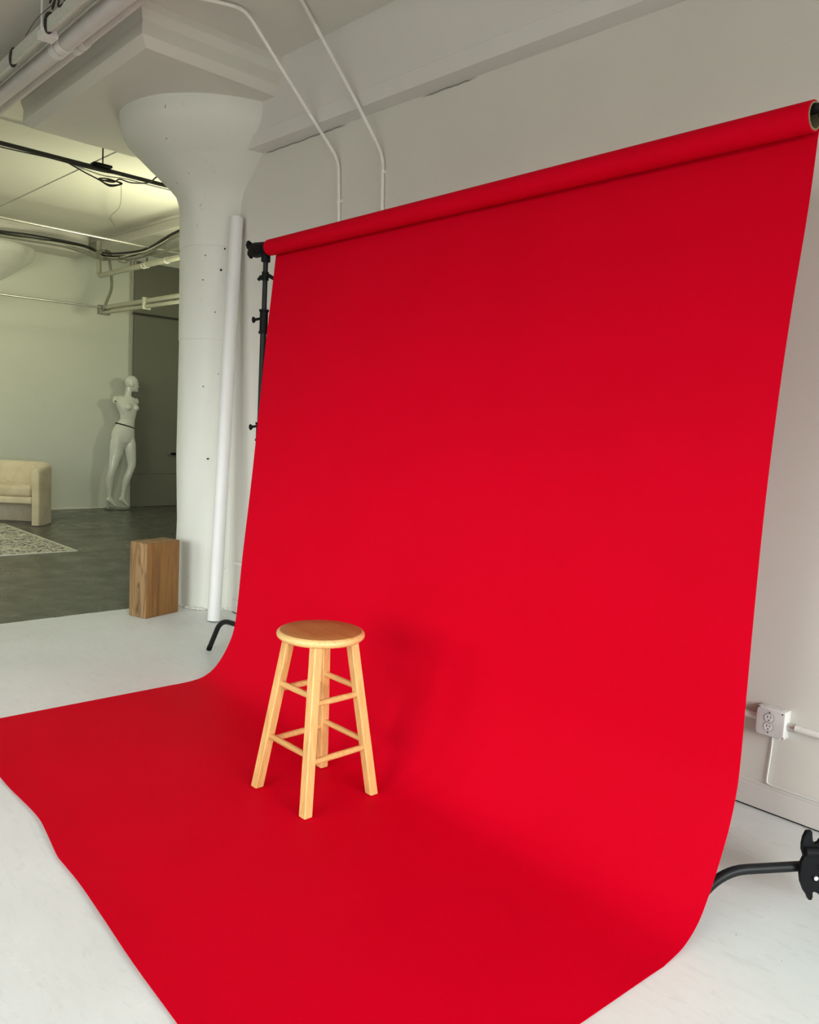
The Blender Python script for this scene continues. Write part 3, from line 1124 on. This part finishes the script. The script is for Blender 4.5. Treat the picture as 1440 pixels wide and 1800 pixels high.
for x_, z_, m_ in ((-0.004, 0.037, 'slot'), (-0.004, -0.037, 'slot'), (0.042, 0.042, 'slot'), (-0.0455, 0.0455, 'slot'), (0.0450, -0.0450, 'brass'), (-0.0465, -0.0455, 'brass')):
    bm = bmesh.new()
    rr = bmesh.ops.create_cone(bm, cap_ends=True, segments=14, radius1=0.0026 if m_ == 'slot' else 0.0045, radius2=0.0024, depth=0.003)
    for v in rr['verts']:
        v.co = Vector((v.co.x + x_, v.co.z - (0.0498 if abs(z_) < 0.04 or z_ == 0.042 else 0.0425), v.co.y + z_))
    obj('screw', bm, M[m_], ob)

def hconduit(label, x0, x1, z, fit):
    t = thing('conduit', label, 'pipe', (x0, YW - 0.018, z))
    bm = bmesh.new()
    tube(bm, [(0, 0, 0), (x1 - x0, 0, 0)], 0.0115, 16)
    obj('tube', bm, M['steelp'], t, smooth=True)
    if fit:
        bm = bmesh.new()
        s = 1 if x1 > x0 else -1
        tube(bm, [(0, 0, 0), (0.010 * s, 0, 0), (0.010 * s, 0, 0), (0.020 * s, 0, 0), (0.021 * s, 0, 0), (0.028 * s, 0, 0)],
             [0.0150, 0.0150, 0.0125, 0.0125, 0.0155, 0.0155], 8)
        obj('coupling', bm, M['steel'], t, smooth=False)
    return t


hconduit('painted conduit running right from the outlet box with a metal coupling', -1.107, X1 - 0.01, 0.350, True)
hconduit('painted conduit running left from the outlet box behind the red paper', -1.211, -4.85, 0.355, False)
bm = bmesh.new()
tube(bm, smooth_path([(-1.163, YW - 0.006, 0.303), (-1.160, YW - 0.006, 0.27), (-1.164, YW - 0.007, 0.17), (-1.167, YW - 0.007, 0.112), (-1.150, YW - 0.008, 0.1095), (-1.05, YW - 0.008, 0.1095), (X1 - 0.01, YW - 0.008, 0.1095)], 0.02, 6), 0.0033, 8)
tag(obj('cable', bm, M['white'], smooth=True), 'thin white cable dropping from the outlet box to the baseboard', 'cable')

# ------------------------------------------------------------------ pipes under the ceiling at upper left
def slope_pipe(name, label, x0, y0, x1, y1, z, r, mat, clips):
    t = thing(name, label, 'pipe', (x0, y0, z))
    bm = bmesh.new()
    v = Vector((x1 - x0, y1 - y0, 0))
    xs = [0.0, 1.0]
    tube(bm, [v * k for k in xs], r, 28)
    obj('tube', bm, M[mat], t, smooth=True)
    for cx_ in clips:
        k = (cx_ - x0) / (x1 - x0)
        c = v * k
        u_ = v.normalized()
        for sgn in (-1, 1):
            bm = bmesh.new()
            a_ = c + u_ * 0.045 * sgn
            tube(bm, [a_ - u_ * 0.028, a_ + u_ * 0.028], r + 0.005, 28)
            cl = obj('clip', bm, M['clip'], t, smooth=True)
        bm = bmesh.new()
        tube(bm, [c + Vector((0, -r - 0.008, -0.012)), c + Vector((0, -r - 0.010, 0.02)), c + Vector((0, -r * 0.6, ZC - z))], 0.006, 8)
        tube(bm, [c + Vector((0, r + 0.006, -0.01)), c + Vector((0, r + 0.006, ZC - z))], 0.005, 8)
        obj('hanger', bm, M['clip'], cl, smooth=True)
    return t


def line_y(x, xa, ya, xb, yb):
    return ya + (yb - ya) * (x - xa) / (xb - xa)


f1 = lambda x: line_y(x, -5.994, 1.846, -4.155, 1.826)
f2 = lambda x: line_y(x, -6.348, 1.956, -4.118, 1.911)
f3 = lambda x: line_y(x, -5.62, 1.738, -4.25, 1.712)
slope_pipe('overhead_pipe', 'thick pale pipe beside the cable tray at the upper left of the ceiling', XF + 0.01, f1(XF), 2.8, f1(2.8), 3.360, 0.044, 'pipe', (-8.5, -4.93, -1.5))
slope_pipe('overhead_pipe', 'thinner pale pinkish pipe running closest to the stepped drop panel', XF + 0.01, f2(XF), 2.8, f2(2.8), 3.385, 0.027, 'pipe', (-8.5, -4.88, -1.5))
tr = thing('cable_tray', 'speckled pale metal cable tray under the ceiling at the top left', 'cable tray', (-5.0, f3(-5.0), 3.36))
bm = bmesh.new()
T0 = Vector((-5.0, f3(-5.0), 3.36))
for (ya, yb, za, zb, mi) in ((-0.040, -0.034, -0.030, 0.035, 0), (-0.034, 0.030, -0.002, 0.004, 0), (0.026, 0.030, -0.020, 0.030, 0), (-0.040, -0.020, -0.034, -0.028, 0)):
    pa, pb = XF + 0.01, 2.8
    pts = []
    for x in (pa, pb):
        y = f3(x)
        pts.append([Vector((x, y + ya, 3.36 + za)) - T0, Vector((x, y + yb, 3.36 + za)) - T0, Vector((x, y + yb, 3.36 + zb)) - T0, Vector((x, y + ya, 3.36 + zb)) - T0])
    a_ = [bm.verts.new(p) for p in pts[0]]; b_ = [bm.verts.new(p) for p in pts[1]]
    bm.faces.new(a_); bm.faces.new(list(reversed(b_)))
    for i in range(4):
        bm.faces.new((a_[i], a_[(i + 1) % 4], b_[(i + 1) % 4], b_[i]))
obj('channel', bm, M['tray'], tr)
for x in (-8.5, -4.80, -1.5):
    bm = bmesh.new()
    y = f3(x)
    c = Vector((x, y, 3.36)) - T0
    box(bm, c.x - 0.05, c.x + 0.05, c.y - 0.044, c.y + 0.034, -0.036, 0.006, 0.004)
    tube(bm, [c + Vector((0.02, -0.045, -0.01)), c + Vector((0.02, -0.045, ZC - 3.36))], 0.006, 8)
    obj('splice_bracket', bm, M['clip'], tr)


def loop(label, c, r, tilt, th=0.0055, group='black cable ties on the tray'):
    bm = bmesh.new()
    pts = []
    for k in range(25):
        t = 2 * PI * k / 24
        pts.append(Vector((0.35 * r * math.sin(t * 1.0 + tilt), r * math.cos(t) * 0.45, r * math.sin(t) * 1.25)))
    tube(bm, pts, th, 8, cap=False)
    o = obj('cable_tie', bm, M['cable'], smooth='all', loc=c)
    tag(o, label, 'cable tie')
    return o


loop('black cable tie looped round the tray near the left frame edge', (-5.30, f3(-5.30) - 0.030, 3.362), 0.036, 0.3, 0.008)
loop('black cable tie on the tray just above the white pipe clips', (-4.71, f3(-4.71) - 0.030, 3.372), 0.038, 1.2, 0.008)
bm = bmesh.new()
pts = [(-4.62, 1.66, 3.43), (-4.58, 1.67, 3.47), (-4.54, 1.665, 3.44), (-4.57, 1.66, 3.41), (-4.60, 1.668, 3.40), (-4.56, 1.672, 3.45), (-4.51, 1.67, 3.47), (-4.50, 1.665, 3.42), (-4.53, 1.67, 3.39), (-4.48, 1.68, 3.395), (-4.44, 1.68, 3.42)]
tube(bm, spline(pts, 6), 0.005, 8)
tube(bm, spline([(-4.60, 1.668, 3.42), (-4.8, 1.66, 3.41), (-5.02, 1.675, 3.39)], 6), 0.0018, 6)
tag(obj('cable', bm, M['cable'], smooth='all'), 'tangled black wire twisted above the tray at the top frame edge', 'cable')

# ------------------------------------------------------------------ far room: cables and pipes
def cable(label, pts, r, mat, name='cable', cat='cable', sp=True, n=8):
    bm = bmesh.new()
    tube(bm, spline(pts, n) if sp else [Vector(p) for p in pts], r, 10)
    return tag(obj(name, bm, M[mat], smooth='all'), label, cat)


cable('thick black cable crossing the lit ceiling left of the column', [(-7.0, -1.2, 3.347), (-7.0, 2.15, 3.349), (-7.0, 3.54, 3.349), (-7.0, 8.9, 3.349)], 0.017, 'cable', sp=False)
cable('thin brown wire sagging just under the thick black cable', [(-6.98, 1.9, 3.34), (-6.98, 2.12, 3.315), (-6.98, 2.5, 3.325), (-6.98, 2.72, 3.322), (-6.97, 2.95, 3.322), (-6.97, 3.1, 3.337)], 0.0045, 'cable')
cable('thin yellowish wire running below the thick black cable towards the column', [(-7.0, 2.7, 3.325), (-7.0, 2.95, 3.300), (-7.0, 3.15, 3.318), (-7.0, 3.4, 3.318), (-7.0, 3.9, 3.318), (-7.0, 8.9, 3.320)], 0.005, 'cablew')
cable('coiled black wires hanging in a bunch from the thick cable',
      [(-6.96, 2.60, 3.335), (-6.96, 2.78, 3.28), (-6.95, 2.90, 3.245), (-6.95, 2.99, 3.215), (-6.95, 3.06, 3.235), (-6.95, 3.10, 3.262), (-6.95, 3.00, 3.262), (-6.95, 2.93, 3.238),
       (-6.95, 3.00, 3.225), (-6.95, 3.09, 3.255), (-6.95, 2.98, 3.27), (-6.95, 2.90, 3.25), (-6.95, 3.02, 3.252), (-6.95, 3.08, 3.29), (-6.95, 3.18, 3.285), (-6.96, 3.34, 3.325), (-6.96, 3.42, 3.395), (-6.96, 3.50, 3.43), (-6.96, 3.56, ZC)],
      0.0058, 'cable', n=6)
bm = bmesh.new()
box(bm, -7.03, -6.95, 2.86, 3.02, 3.362, 3.385, 0.009)
box(bm, -6.995, -6.985, 2.945, 2.955, 3.385, ZC, 0.002)
tag(obj('cable_clamp', bm, M['blackpl'], smooth=True), 'small black clamp fixing the thick cable to the ceiling', 'clamp')
for k, (nm, lab, pts) in enumerate((
        ('rod', 'slim shiny rod crossing under the far ceiling above the sofa', [(-9.0, -2.5, 3.235), (-9.0, 8.9, 3.175)]),
        ('rod', 'slim shiny rod crossing the far wall at door height above the sofa', [(-10.3, 0.2, 2.595), (-10.3, 4.42, 2.622)]),
        ('rod', 'slim dark rod low across the shaded door, beneath the hanging pipes', [(-10.7, 4.95, 2.655), (-10.7, 8.6, 2.66)]))):
    bm = bmesh.new()
    tube(bm, pts, 0.0125, 12)
    tag(obj(nm, bm, M['steel'] if k < 2 else M['cable'], smooth=True), lab, 'rod')
# hanging pipes
t = thing('hanging_pipe', 'upper pale pipe with white hoops hung below the far ceiling', 'pipe', (-10.28, 4.31, 3.0))
bm = bmesh.new()
tube(bm, smooth_path([(-0.02, 0, 0.42), (0.0, 0, 0.0), (4.9, -0.015, 0.0)], 0.05, 5), 0.030, 18)
obj('tube', bm, M['pipe2'], t, smooth=True)
for x, hh_ in ((1.22, 0.0), (1.30, 0.08), (1.78, 0.20)):
    bm = bmesh.new()
    tube(bm, [(x - 0.011, 0, 0), (x + 0.011, 0, 0)], 0.036, 18)
    hp = obj('hoop', bm, M['pipe'], t, smooth=True)
    if hh_:
        bm = bmesh.new()
        tube(bm, [(x, 0, 0.03), (x, 0.0, hh_)], 0.008 if hh_ < 0.1 else 0.0035, 8)
        obj('hanger_rod', bm, M['cable'] if hh_ < 0.1 else M['cableg'], hp, smooth=True)
bm = bmesh.new()
tube(bm, smooth_path([(0.86, 0.07, 0.02), (0.86, 0.07, 0.13), (4.8, 0.07, 0.13)], 0.03, 4), 0.011, 10)
obj('side_rod', bm, M['cableg'], t, smooth=True)
t = thing('hanging_pipe', 'lower pair of pale pipes hung from a strut below the far ceiling', 'pipe', (-10.3, 4.40, 2.59))
bm = bmesh.new()
tube(bm, [(0, 0, 0.035), (4.9, 0.0, 0.035)], 0.030, 16)
obj('tube', bm, M['pipe2'], t, smooth=True)
bm = bmesh.new()
tube(bm, [(-0.02, -0.02, -0.030), (4.9, -0.02, -0.030)], 0.022, 16)
obj('tube', bm, M['pipe2'], t, smooth=True)
bm = bmesh.new()
box(bm, 1.13, 1.17, -0.055, 0.04, -0.062, 0.075, 0.004)
obj('clip', bm, M['pipe2'], t, smooth=True)
bm = bmesh.new()
box(bm, -0.05, 0.0, -0.08, 0.07, -0.05, 0.065, 0.006)
obj('end_bracket', bm, M['cableg'], t, smooth=True)
# vertical bundle and rectangular duct stub
cable('grey bundled cable dropping vertically from the tangle to the lower pipes', [(-10.22, 4.41, 3.22), (-10.22, 4.44, 3.02), (-10.22, 4.44, 2.85), (-10.23, 4.39, 2.70), (-10.25, 4.36, 2.595)], 0.017, 'cableg')
# thin wire hanging from the ceiling
cable('hair-thin wire dangling down the bright far ceiling', [(-7.3, 3.25, 3.36), (-8.0, 3.55, 3.33), (-8.9, 3.85, 3.42), (-9.6, 4.2, 3.49)], 0.003, 'cableg')
# sagging bundle under the far drop panel and along to the column
rnd = random.Random(3)
base_pts = [(-10.50, 2.2, 3.335), (-10.48, 3.10, 3.325), (-10.42, 3.55, 3.320), (-10.30, 3.86, 3.315), (-10.33, 4.15, 3.30), (-10.25, 4.33, 3.24), (-9.80, 4.33, 3.175),
            (-9.34, 4.33, 3.150), (-8.98, 4.33, 3.165), (-8.64, 4.34, 3.225), (-8.32, 4.36, 3.275), (-7.2, 4.38, 3.34), (-6.0, 4.36, 3.25), (-5.35, 4.36, 3.3)]
labs = ['topmost black cable of the sagging bundle along the far ceiling', 'grey cable sagging lowest in the bundle near the far column',
        'pale cable running on the front side of the sagging bundle', 'black cable weaving behind the rest of the sagging bundle',
        'thin grey cable wavering through the middle of the sagging bundle']
for k, (r_, mt, dz) in enumerate(((0.012, 'cable', 0.035), (0.011, 'cableg', -0.035), (0.008, 'cablew', 0.0), (0.011, 'cable', 0.015), (0.006, 'cableg', -0.010))):
    pts = [(x + rnd.uniform(-.02, .02), y + rnd.uniform(-.03, .03), z + dz * rnd.uniform(0.4, 1.3) + rnd.uniform(-.012, .012)) for x, y, z in base_pts]
    cable(labs[k], pts, r_, mt)
# knot of coiled cables at the duct
for k, (c, rr, lab) in enumerate((((-10.12, 4.30, 3.23), 0.075, 'larger tangled coil of grey cable left of the upper hanging pipe'), ((-9.72, 4.36, 3.14), 0.05, 'small loose ring of grey cable right of the tangle'))):
    pts = []
    for i in range(40 if k == 0 else 14):
        a = i * 0.62
        pts.append((c[0] + rnd.uniform(-.04, .04), c[1] + rr * math.cos(a) * rnd.uniform(.7, 1.5), c[2] + rr * 0.7 * math.sin(a) * rnd.uniform(.7, 1.3)))
    cable(lab, pts, 0.008 if k == 0 else 0.006, 'cableg', name='cable_coil', cat='cable', n=3)
# vertical conduit on the far wall
conduit('thin vertical conduit on the far wall directly above the mannequin head', [(XF + 0.018, 5.105, 3.45), (XF + 0.018, 5.110, 1.9), (XF + 0.018, 5.13, 0.46)], r=0.009, mat='pipe2')

# ------------------------------------------------------------------ cream sofa
so_root = thing('sofa', 'cream curved-back upholstered sofa with stains, against the far wall', 'sofa', (-9.54, 3.36, 0))
wv = Vector((-0.66, -0.751, 0)).normalized()
dv = Vector((-wv.y, wv.x, 0))
if dv.x > 0:
    dv = -dv
SW, SD, ST_ = 1.55, 0.50, 0.115


def sp(w, d, z):
    return wv * w + dv * d + Vector((0, 0, z))


# plan path (centre line of the shell) : right arm front -> back -> left arm front
h = ST_ / 2
path = [(h, 0.0)]
rc = 0.17
cx_, cy_ = h + rc, SD - h - rc
path += [(h, cy_ * k / 4) for k in range(1, 5)]
for k in range(1, 9):
    a = PI - (PI / 2) * k / 8
    path.append((cx_ + rc * math.cos(a), cy_ + rc * math.sin(a)))
nb_ = 10
x_end = SW - h - rc
for k in range(1, nb_ + 1):
    path.append((cx_ + (x_end - cx_) * k / nb_, SD - h))
for k in range(1, 9):
    a = PI / 2 - (PI / 2) * k / 8
    path.append((x_end + rc * math.cos(a), cy_ + rc * math.sin(a)))
path += [(SW - h, cy_ * (4 - k) / 4) for k in range(1, 5)]
bm = bmesh.new()
rings = []
tot = len(path)
for i, (w, d) in enumerate(path):
    p0 = path[max(0, i - 1)]; p1 = path[min(tot - 1, i + 1)]
    tx, ty = p1[0] - p0[0], p1[1] - p0[1]
    l = math.hypot(tx, ty); tx /= l; ty /= l
    nx, ny = -ty, tx           # outward normal (away from the seat)
    hh = 0.655 + 0.055 * min(1.0, d / (SD - h))
    ends = i == 0 or i == tot - 1
    m_ = 0.018 if ends else 0.0
    prof = [(h - m_, 0.0 + m_ * 0.3), (h - m_, 0.30), (h - m_, hh - 0.05 - m_), (h * 0.80 - m_, hh - 0.015 - m_), (h * 0.35, hh - m_), (-h * 0.35, hh - m_), (-h * 1.0 + m_, hh - 0.03 - m_),
            (-h * 1.25 + m_, hh - 0.09), (-h * 1.05 + m_, 0.42), (-h + m_, 0.30), (-h + m_, 0.0 + m_ * 0.3)]
    rings.append([bm.verts.new(sp(w + nx * a, d + ny * a, z)) for a, z in prof])
for i in range(tot - 1):
    for j in range(len(prof)):
        bm.faces.new((rings[i][j], rings[i][(j + 1) % len(prof)], rings[i + 1][(j + 1) % len(prof)], rings[i + 1][j]))
bm.faces.new(rings[0]); bm.faces.new(list(reversed(rings[-1])))
sh = obj('back_and_arms', bm, M['sofa'], so_root, smooth='all')
bv = sh.modifiers.new('soft_edge', 'BEVEL'); bv.width = 0.012; bv.segments = 3; bv.angle_limit = math.radians(50)
mrot = Matrix(((wv.x, dv.x, 0, 0), (wv.y, dv.y, 0, 0), (0, 0, 1, 0), (0, 0, 0, 1)))
bm = bmesh.new()
box(bm, ST_ - 0.005, SW - ST_ + 0.005, 0.025, 0.40, 0.245, 0.325, 0.022, 0, 4, mrot)
obj('seat_rail', bm, M['sofa'], so_root, smooth='all')
bm = bmesh.new()
box(bm, ST_ + 0.006, SW - ST_ - 0.006, 0.03, 0.40, 0.322, 0.455, 0.045, 0, 5, mrot)
obj('seat_cushion', bm, M['sofa'], so_root, smooth='all')

# ------------------------------------------------------------------ rug
rg = thing('rug', 'flat white rug with black squiggle pattern on the dark floor before the sofa', 'rug', (-7.76, 3.085, 0))
bm = bmesh.new()
box(bm, -2.10, -0.03, -2.20, -0.03, 0.0005, 0.010, 0.002)
obj('pile', bm, M['rug'], rg)
bm = bmesh.new()
for b_ in ((-2.13, 0, -0.03, 0), (-2.13, 0, -2.23, -2.20), (-2.13, -2.10, -2.20, -0.03), (-0.03, 0, -2.20, -0.03)):
    box(bm, b_[0], b_[1], b_[2], b_[3], 0.0005, 0.009, 0.002)
obj('border', bm, M['rugedge'], rg)

# ------------------------------------------------------------------ mannequin
mn = thing('mannequin', 'glossy white armless female mannequin standing before the far wall', 'mannequin', (-10.93, 4.90, 0))
MO = Vector((-10.93, 4.90, 0))


def loft(bm, secs, seg=20):
    """secs: (x, y, z, ax, ay[, tilt direction vector]) horizontal ellipses in world coordinates"""
    rings = []
    for s in secs:
        x, y, z, ax, ay = s[:5]
        rings.append([bm.verts.new(Vector((x + ax * math.cos(2 * PI * j / seg), y + ay * math.sin(2 * PI * j / seg), z)) - MO) for j in range(seg)])
    for i in range(len(rings) - 1):
        for j in range(seg):
            bm.faces.new((rings[i][j], rings[i][(j + 1) % seg], rings[i + 1][(j + 1) % seg], rings[i + 1][j]))
    bm.faces.new(list(reversed(rings[0]))); bm.faces.new(rings[-1])


def ball(bm, c, rx, ry, rz, rot=None):
    r = bmesh.ops.create_uvsphere(bm, u_segments=20, v_segments=14, radius=1)
    for v in r['verts']:
        q = Vector((v.co.x * rx, v.co.y * ry, v.co.z * rz))
        if rot:
            q = rot @ q
        v.co = q + Vector(c) - MO


bm = bmesh.new()
mx = -10.95
# torso: from crotch to shoulders
loft(bm, [(mx, 4.955, 0.86, 0.060, 0.080), (mx, 4.955, 0.93, 0.098, 0.150), (mx, 4.952, 1.00, 0.108, 0.166), (mx, 4.955, 1.06, 0.102, 0.160), (mx, 4.970, 1.12, 0.093, 0.145),
          (mx, 4.988, 1.18, 0.084, 0.126), (mx + .005, 5.012, 1.24, 0.074, 0.104), (mx + .01, 5.018, 1.30, 0.080, 0.112), (mx + .01, 5.010, 1.37, 0.090, 0.134),
          (mx + .005, 4.995, 1.43, 0.086, 0.148), (mx, 4.985, 1.49, 0.072, 0.160), (mx, 4.986, 1.525, 0.056, 0.142), (mx, 5.000, 1.552, 0.046, 0.080)], 28)
ball(bm, (mx, 4.915, 1.512), 0.048, 0.105, 0.042)
ball(bm, (mx - .006, 5.070, 1.502), 0.046, 0.090, 0.042)
# breasts
ball(bm, (mx + 0.078, 4.985, 1.405), 0.050, 0.054, 0.050)
ball(bm, (mx + 0.050, 5.105, 1.400), 0.050, 0.050, 0.048)
# shoulders / arm stumps
ball(bm, (mx - 0.005, 4.845, 1.490), 0.048, 0.046, 0.060)
ball(bm, (mx - 0.015, 5.135, 1.485), 0.045, 0.042, 0.055)
# clavicle slope
loft(bm, [(mx, 5.000, 1.50, 0.050, 0.09), (mx + .004, 5.010, 1.55, 0.044, 0.050), (mx + .006, 5.020, 1.60, 0.041, 0.042), (mx + .008, 5.032, 1.66, 0.043, 0.047), (mx + .008, 5.045, 1.69, 0.045, 0.05)], 20)
# head, facing +y
ball(bm, (mx + 0.008, 5.060, 1.748), 0.072, 0.092, 0.095)
ball(bm, (mx + 0.010, 5.090, 1.700), 0.058, 0.062, 0.082)
ball(bm, (mx + 0.012, 5.128, 1.640), 0.028, 0.026, 0.022)     # chin
ball(bm, (mx + 0.012, 5.155, 1.700), 0.011, 0.016, 0.020)     # nose
ball(bm, (mx + 0.012, 5.158, 1.690), 0.012, 0.013, 0.009)
ball(bm, (mx + 0.012, 5.146, 1.664), 0.020, 0.012, 0.007)     # lips
ball(bm, (mx + 0.012, 5.142, 1.655), 0.018, 0.012, 0.006)
ball(bm, (mx + 0.012, 5.140, 1.738), 0.045, 0.016, 0.012)     # brow
ball(bm, (mx + 0.078, 5.040, 1.705), 0.008, 0.018, 0.028)     # ear
ball(bm, (mx - 0.060, 5.040, 1.705), 0.008, 0.018, 0.028)
# left leg (screen left)
loft(bm, [(mx + .015, 4.868, 1.00, 0.075, 0.075), (mx + .012, 4.866, 0.92, 0.088, 0.096), (mx + .01, 4.865, 0.84, 0.086, 0.098), (mx + .01, 4.852, 0.74, 0.078, 0.086),
          (mx + .015, 4.832, 0.66, 0.066, 0.074), (mx + .02, 4.810, 0.58, 0.056, 0.060), (mx + .02, 4.796, 0.53, 0.052, 0.054), (mx + .01, 4.782, 0.46, 0.053, 0.056), (mx, 4.775, 0.40, 0.053, 0.056),
          (mx, 4.772, 0.32, 0.044, 0.046), (mx, 4.772, 0.24, 0.033, 0.035), (mx, 4.773, 0.18, 0.030, 0.032), (mx, 4.775, 0.145, 0.030, 0.034)], 20)
# right leg (screen right), knee bent
loft(bm, [(mx + .01, 5.040, 1.00, 0.070, 0.070), (mx + .015, 5.046, 0.90, 0.085, 0.084), (mx + .02, 5.048, 0.82, 0.082, 0.082), (mx + .025, 5.058, 0.74, 0.072, 0.074),
          (mx + .03, 5.070, 0.66, 0.060, 0.062), (mx + .035, 5.072, 0.60, 0.054, 0.054), (mx + .03, 5.056, 0.54, 0.050, 0.052), (mx + .02, 5.028, 0.46, 0.051, 0.055), (mx + .01, 5.006, 0.39, 0.048, 0.054),
          (mx, 4.988, 0.31, 0.040, 0.042), (mx, 4.974, 0.23, 0.031, 0.033), (mx, 4.966, 0.175, 0.030, 0.032), (mx, 4.962, 0.135, 0.030, 0.034)], 20)


# pointed feet
def foot(hx, hy, tz):
    n_ = 9
    prev = None
    rings = []
    P = [(hy - 0.036, 0.150, 0.010, 0.014), (hy - 0.026, 0.140, 0.024, 0.030), (hy + 0.004, 0.135, 0.028, 0.042), (hy + 0.034, 0.110, 0.028, 0.036), (hy + 0.058, 0.078, 0.032, 0.028), (hy + 0.078, 0.050, 0.036, 0.020), (hy + 0.100, 0.034, 0.032, 0.013), (hy + 0.112, 0.030, 0.016, 0.008)]
    for (y, z, rx, rz) in P:
        rings.append([bm.verts.new(Vector((hx + rx * math.cos(2 * PI * j / 16), y + 0.45 * rz * math.sin(2 * PI * j / 16), z + 0.9 * rz * math.sin(2 * PI * j / 16))) - MO) for j in range(16)])
    for i in range(len(rings) - 1):
        for j in range(16):
            bm.faces.new((rings[i][j], rings[i][(j + 1) % 16], rings[i + 1][(j + 1) % 16], rings[i + 1][j]))
    bm.faces.new(list(reversed(rings[0]))); bm.faces.new(rings[-1])


foot(mx + .005, 4.768, 0)
foot(mx + .005, 4.948, 0)
tmp = obj('body_source', bm, M['gloss'])
rm = tmp.modifiers.new('r', 'REMESH'); rm.mode = 'VOXEL'; rm.voxel_size = 0.0065; rm.use_smooth_shade = True
sm_ = tmp.modifiers.new('s', 'SMOOTH'); sm_.iterations = 7; sm_.factor = 0.5
dg = bpy.context.evaluated_depsgraph_get()
me2 = bpy.data.meshes.new_from_object(tmp.evaluated_get(dg))
bpy.data.objects.remove(tmp)
me2.name = 'body'
me2.materials.clear(); me2.materials.append(M['gloss'])
for p in me2.polygons:
    p.use_smooth = True
bo = bpy.data.objects.new('body', me2)
C.objects.link(bo)
bo.parent = mn
# black waist seam band
bm = bmesh.new()
pts = []
for k in range(41):
    t_ = 2 * PI * k / 40
    y = 4.981 + 0.127 * math.sin(t_)
    x = mx + 0.0880 * math.cos(t_)
    pts.append(Vector((x, y, 1.150 - (y - 4.978) * 0.26)) - MO)
tube(bm, pts, 0.0085, 8, cap=False)
obj('waist_band', bm, M['blackpl'], mn, smooth='all')
bm = bmesh.new()
tube(bm, [Vector((mx + 0.034, 4.822, 1.480)) - MO, Vector((mx + 0.045, 4.817, 1.475)) - MO], 0.009, 12)
obj('arm_socket', bm, M['slot'], mn, smooth=True)
bm = bmesh.new()
lathe(bm, [(0.185, 0.0), (0.190, 0.003), (0.190, 0.009), (0.186, 0.012)], 48, center=(mx - MO.x, 4.895 - MO.y))
obj('base_plate', bm, M['glass'], mn, smooth=True)
bm = bmesh.new()
tube(bm, [(mx - MO.x - 0.01, 4.765 - MO.y, 0.010), (mx - MO.x - 0.005, 4.770 - MO.y, 0.17)], 0.006, 10)
obj('support_rod', bm, M['steel'], mn, smooth=True)

# repeats of a kind share a group
GROUPS = {'light_stand': 'light stands holding up the red paper roll', 'concrete_column': 'round concrete columns with flared capitals',
          'hanging_pipe': 'pipes hung below the far ceiling', 'overhead_pipe': 'painted pipes beside the cable tray',
          'conduit': 'thin painted electrical conduits', 'rod': 'slim rods crossing the far room', 'cable_tie': 'black cable ties on the tray',
          'cable_coil': 'coils of loose cable near the far column'}
for o in C.objects:
    if o.parent is None and 'label' in o.keys():
        k_ = o.name.split('.')[0]
        if k_ in GROUPS:
            o['group'] = GROUPS[k_]
        elif 'sagging bundle' in o['label']:
            o['group'] = 'cables of the sagging bundle in the far room'
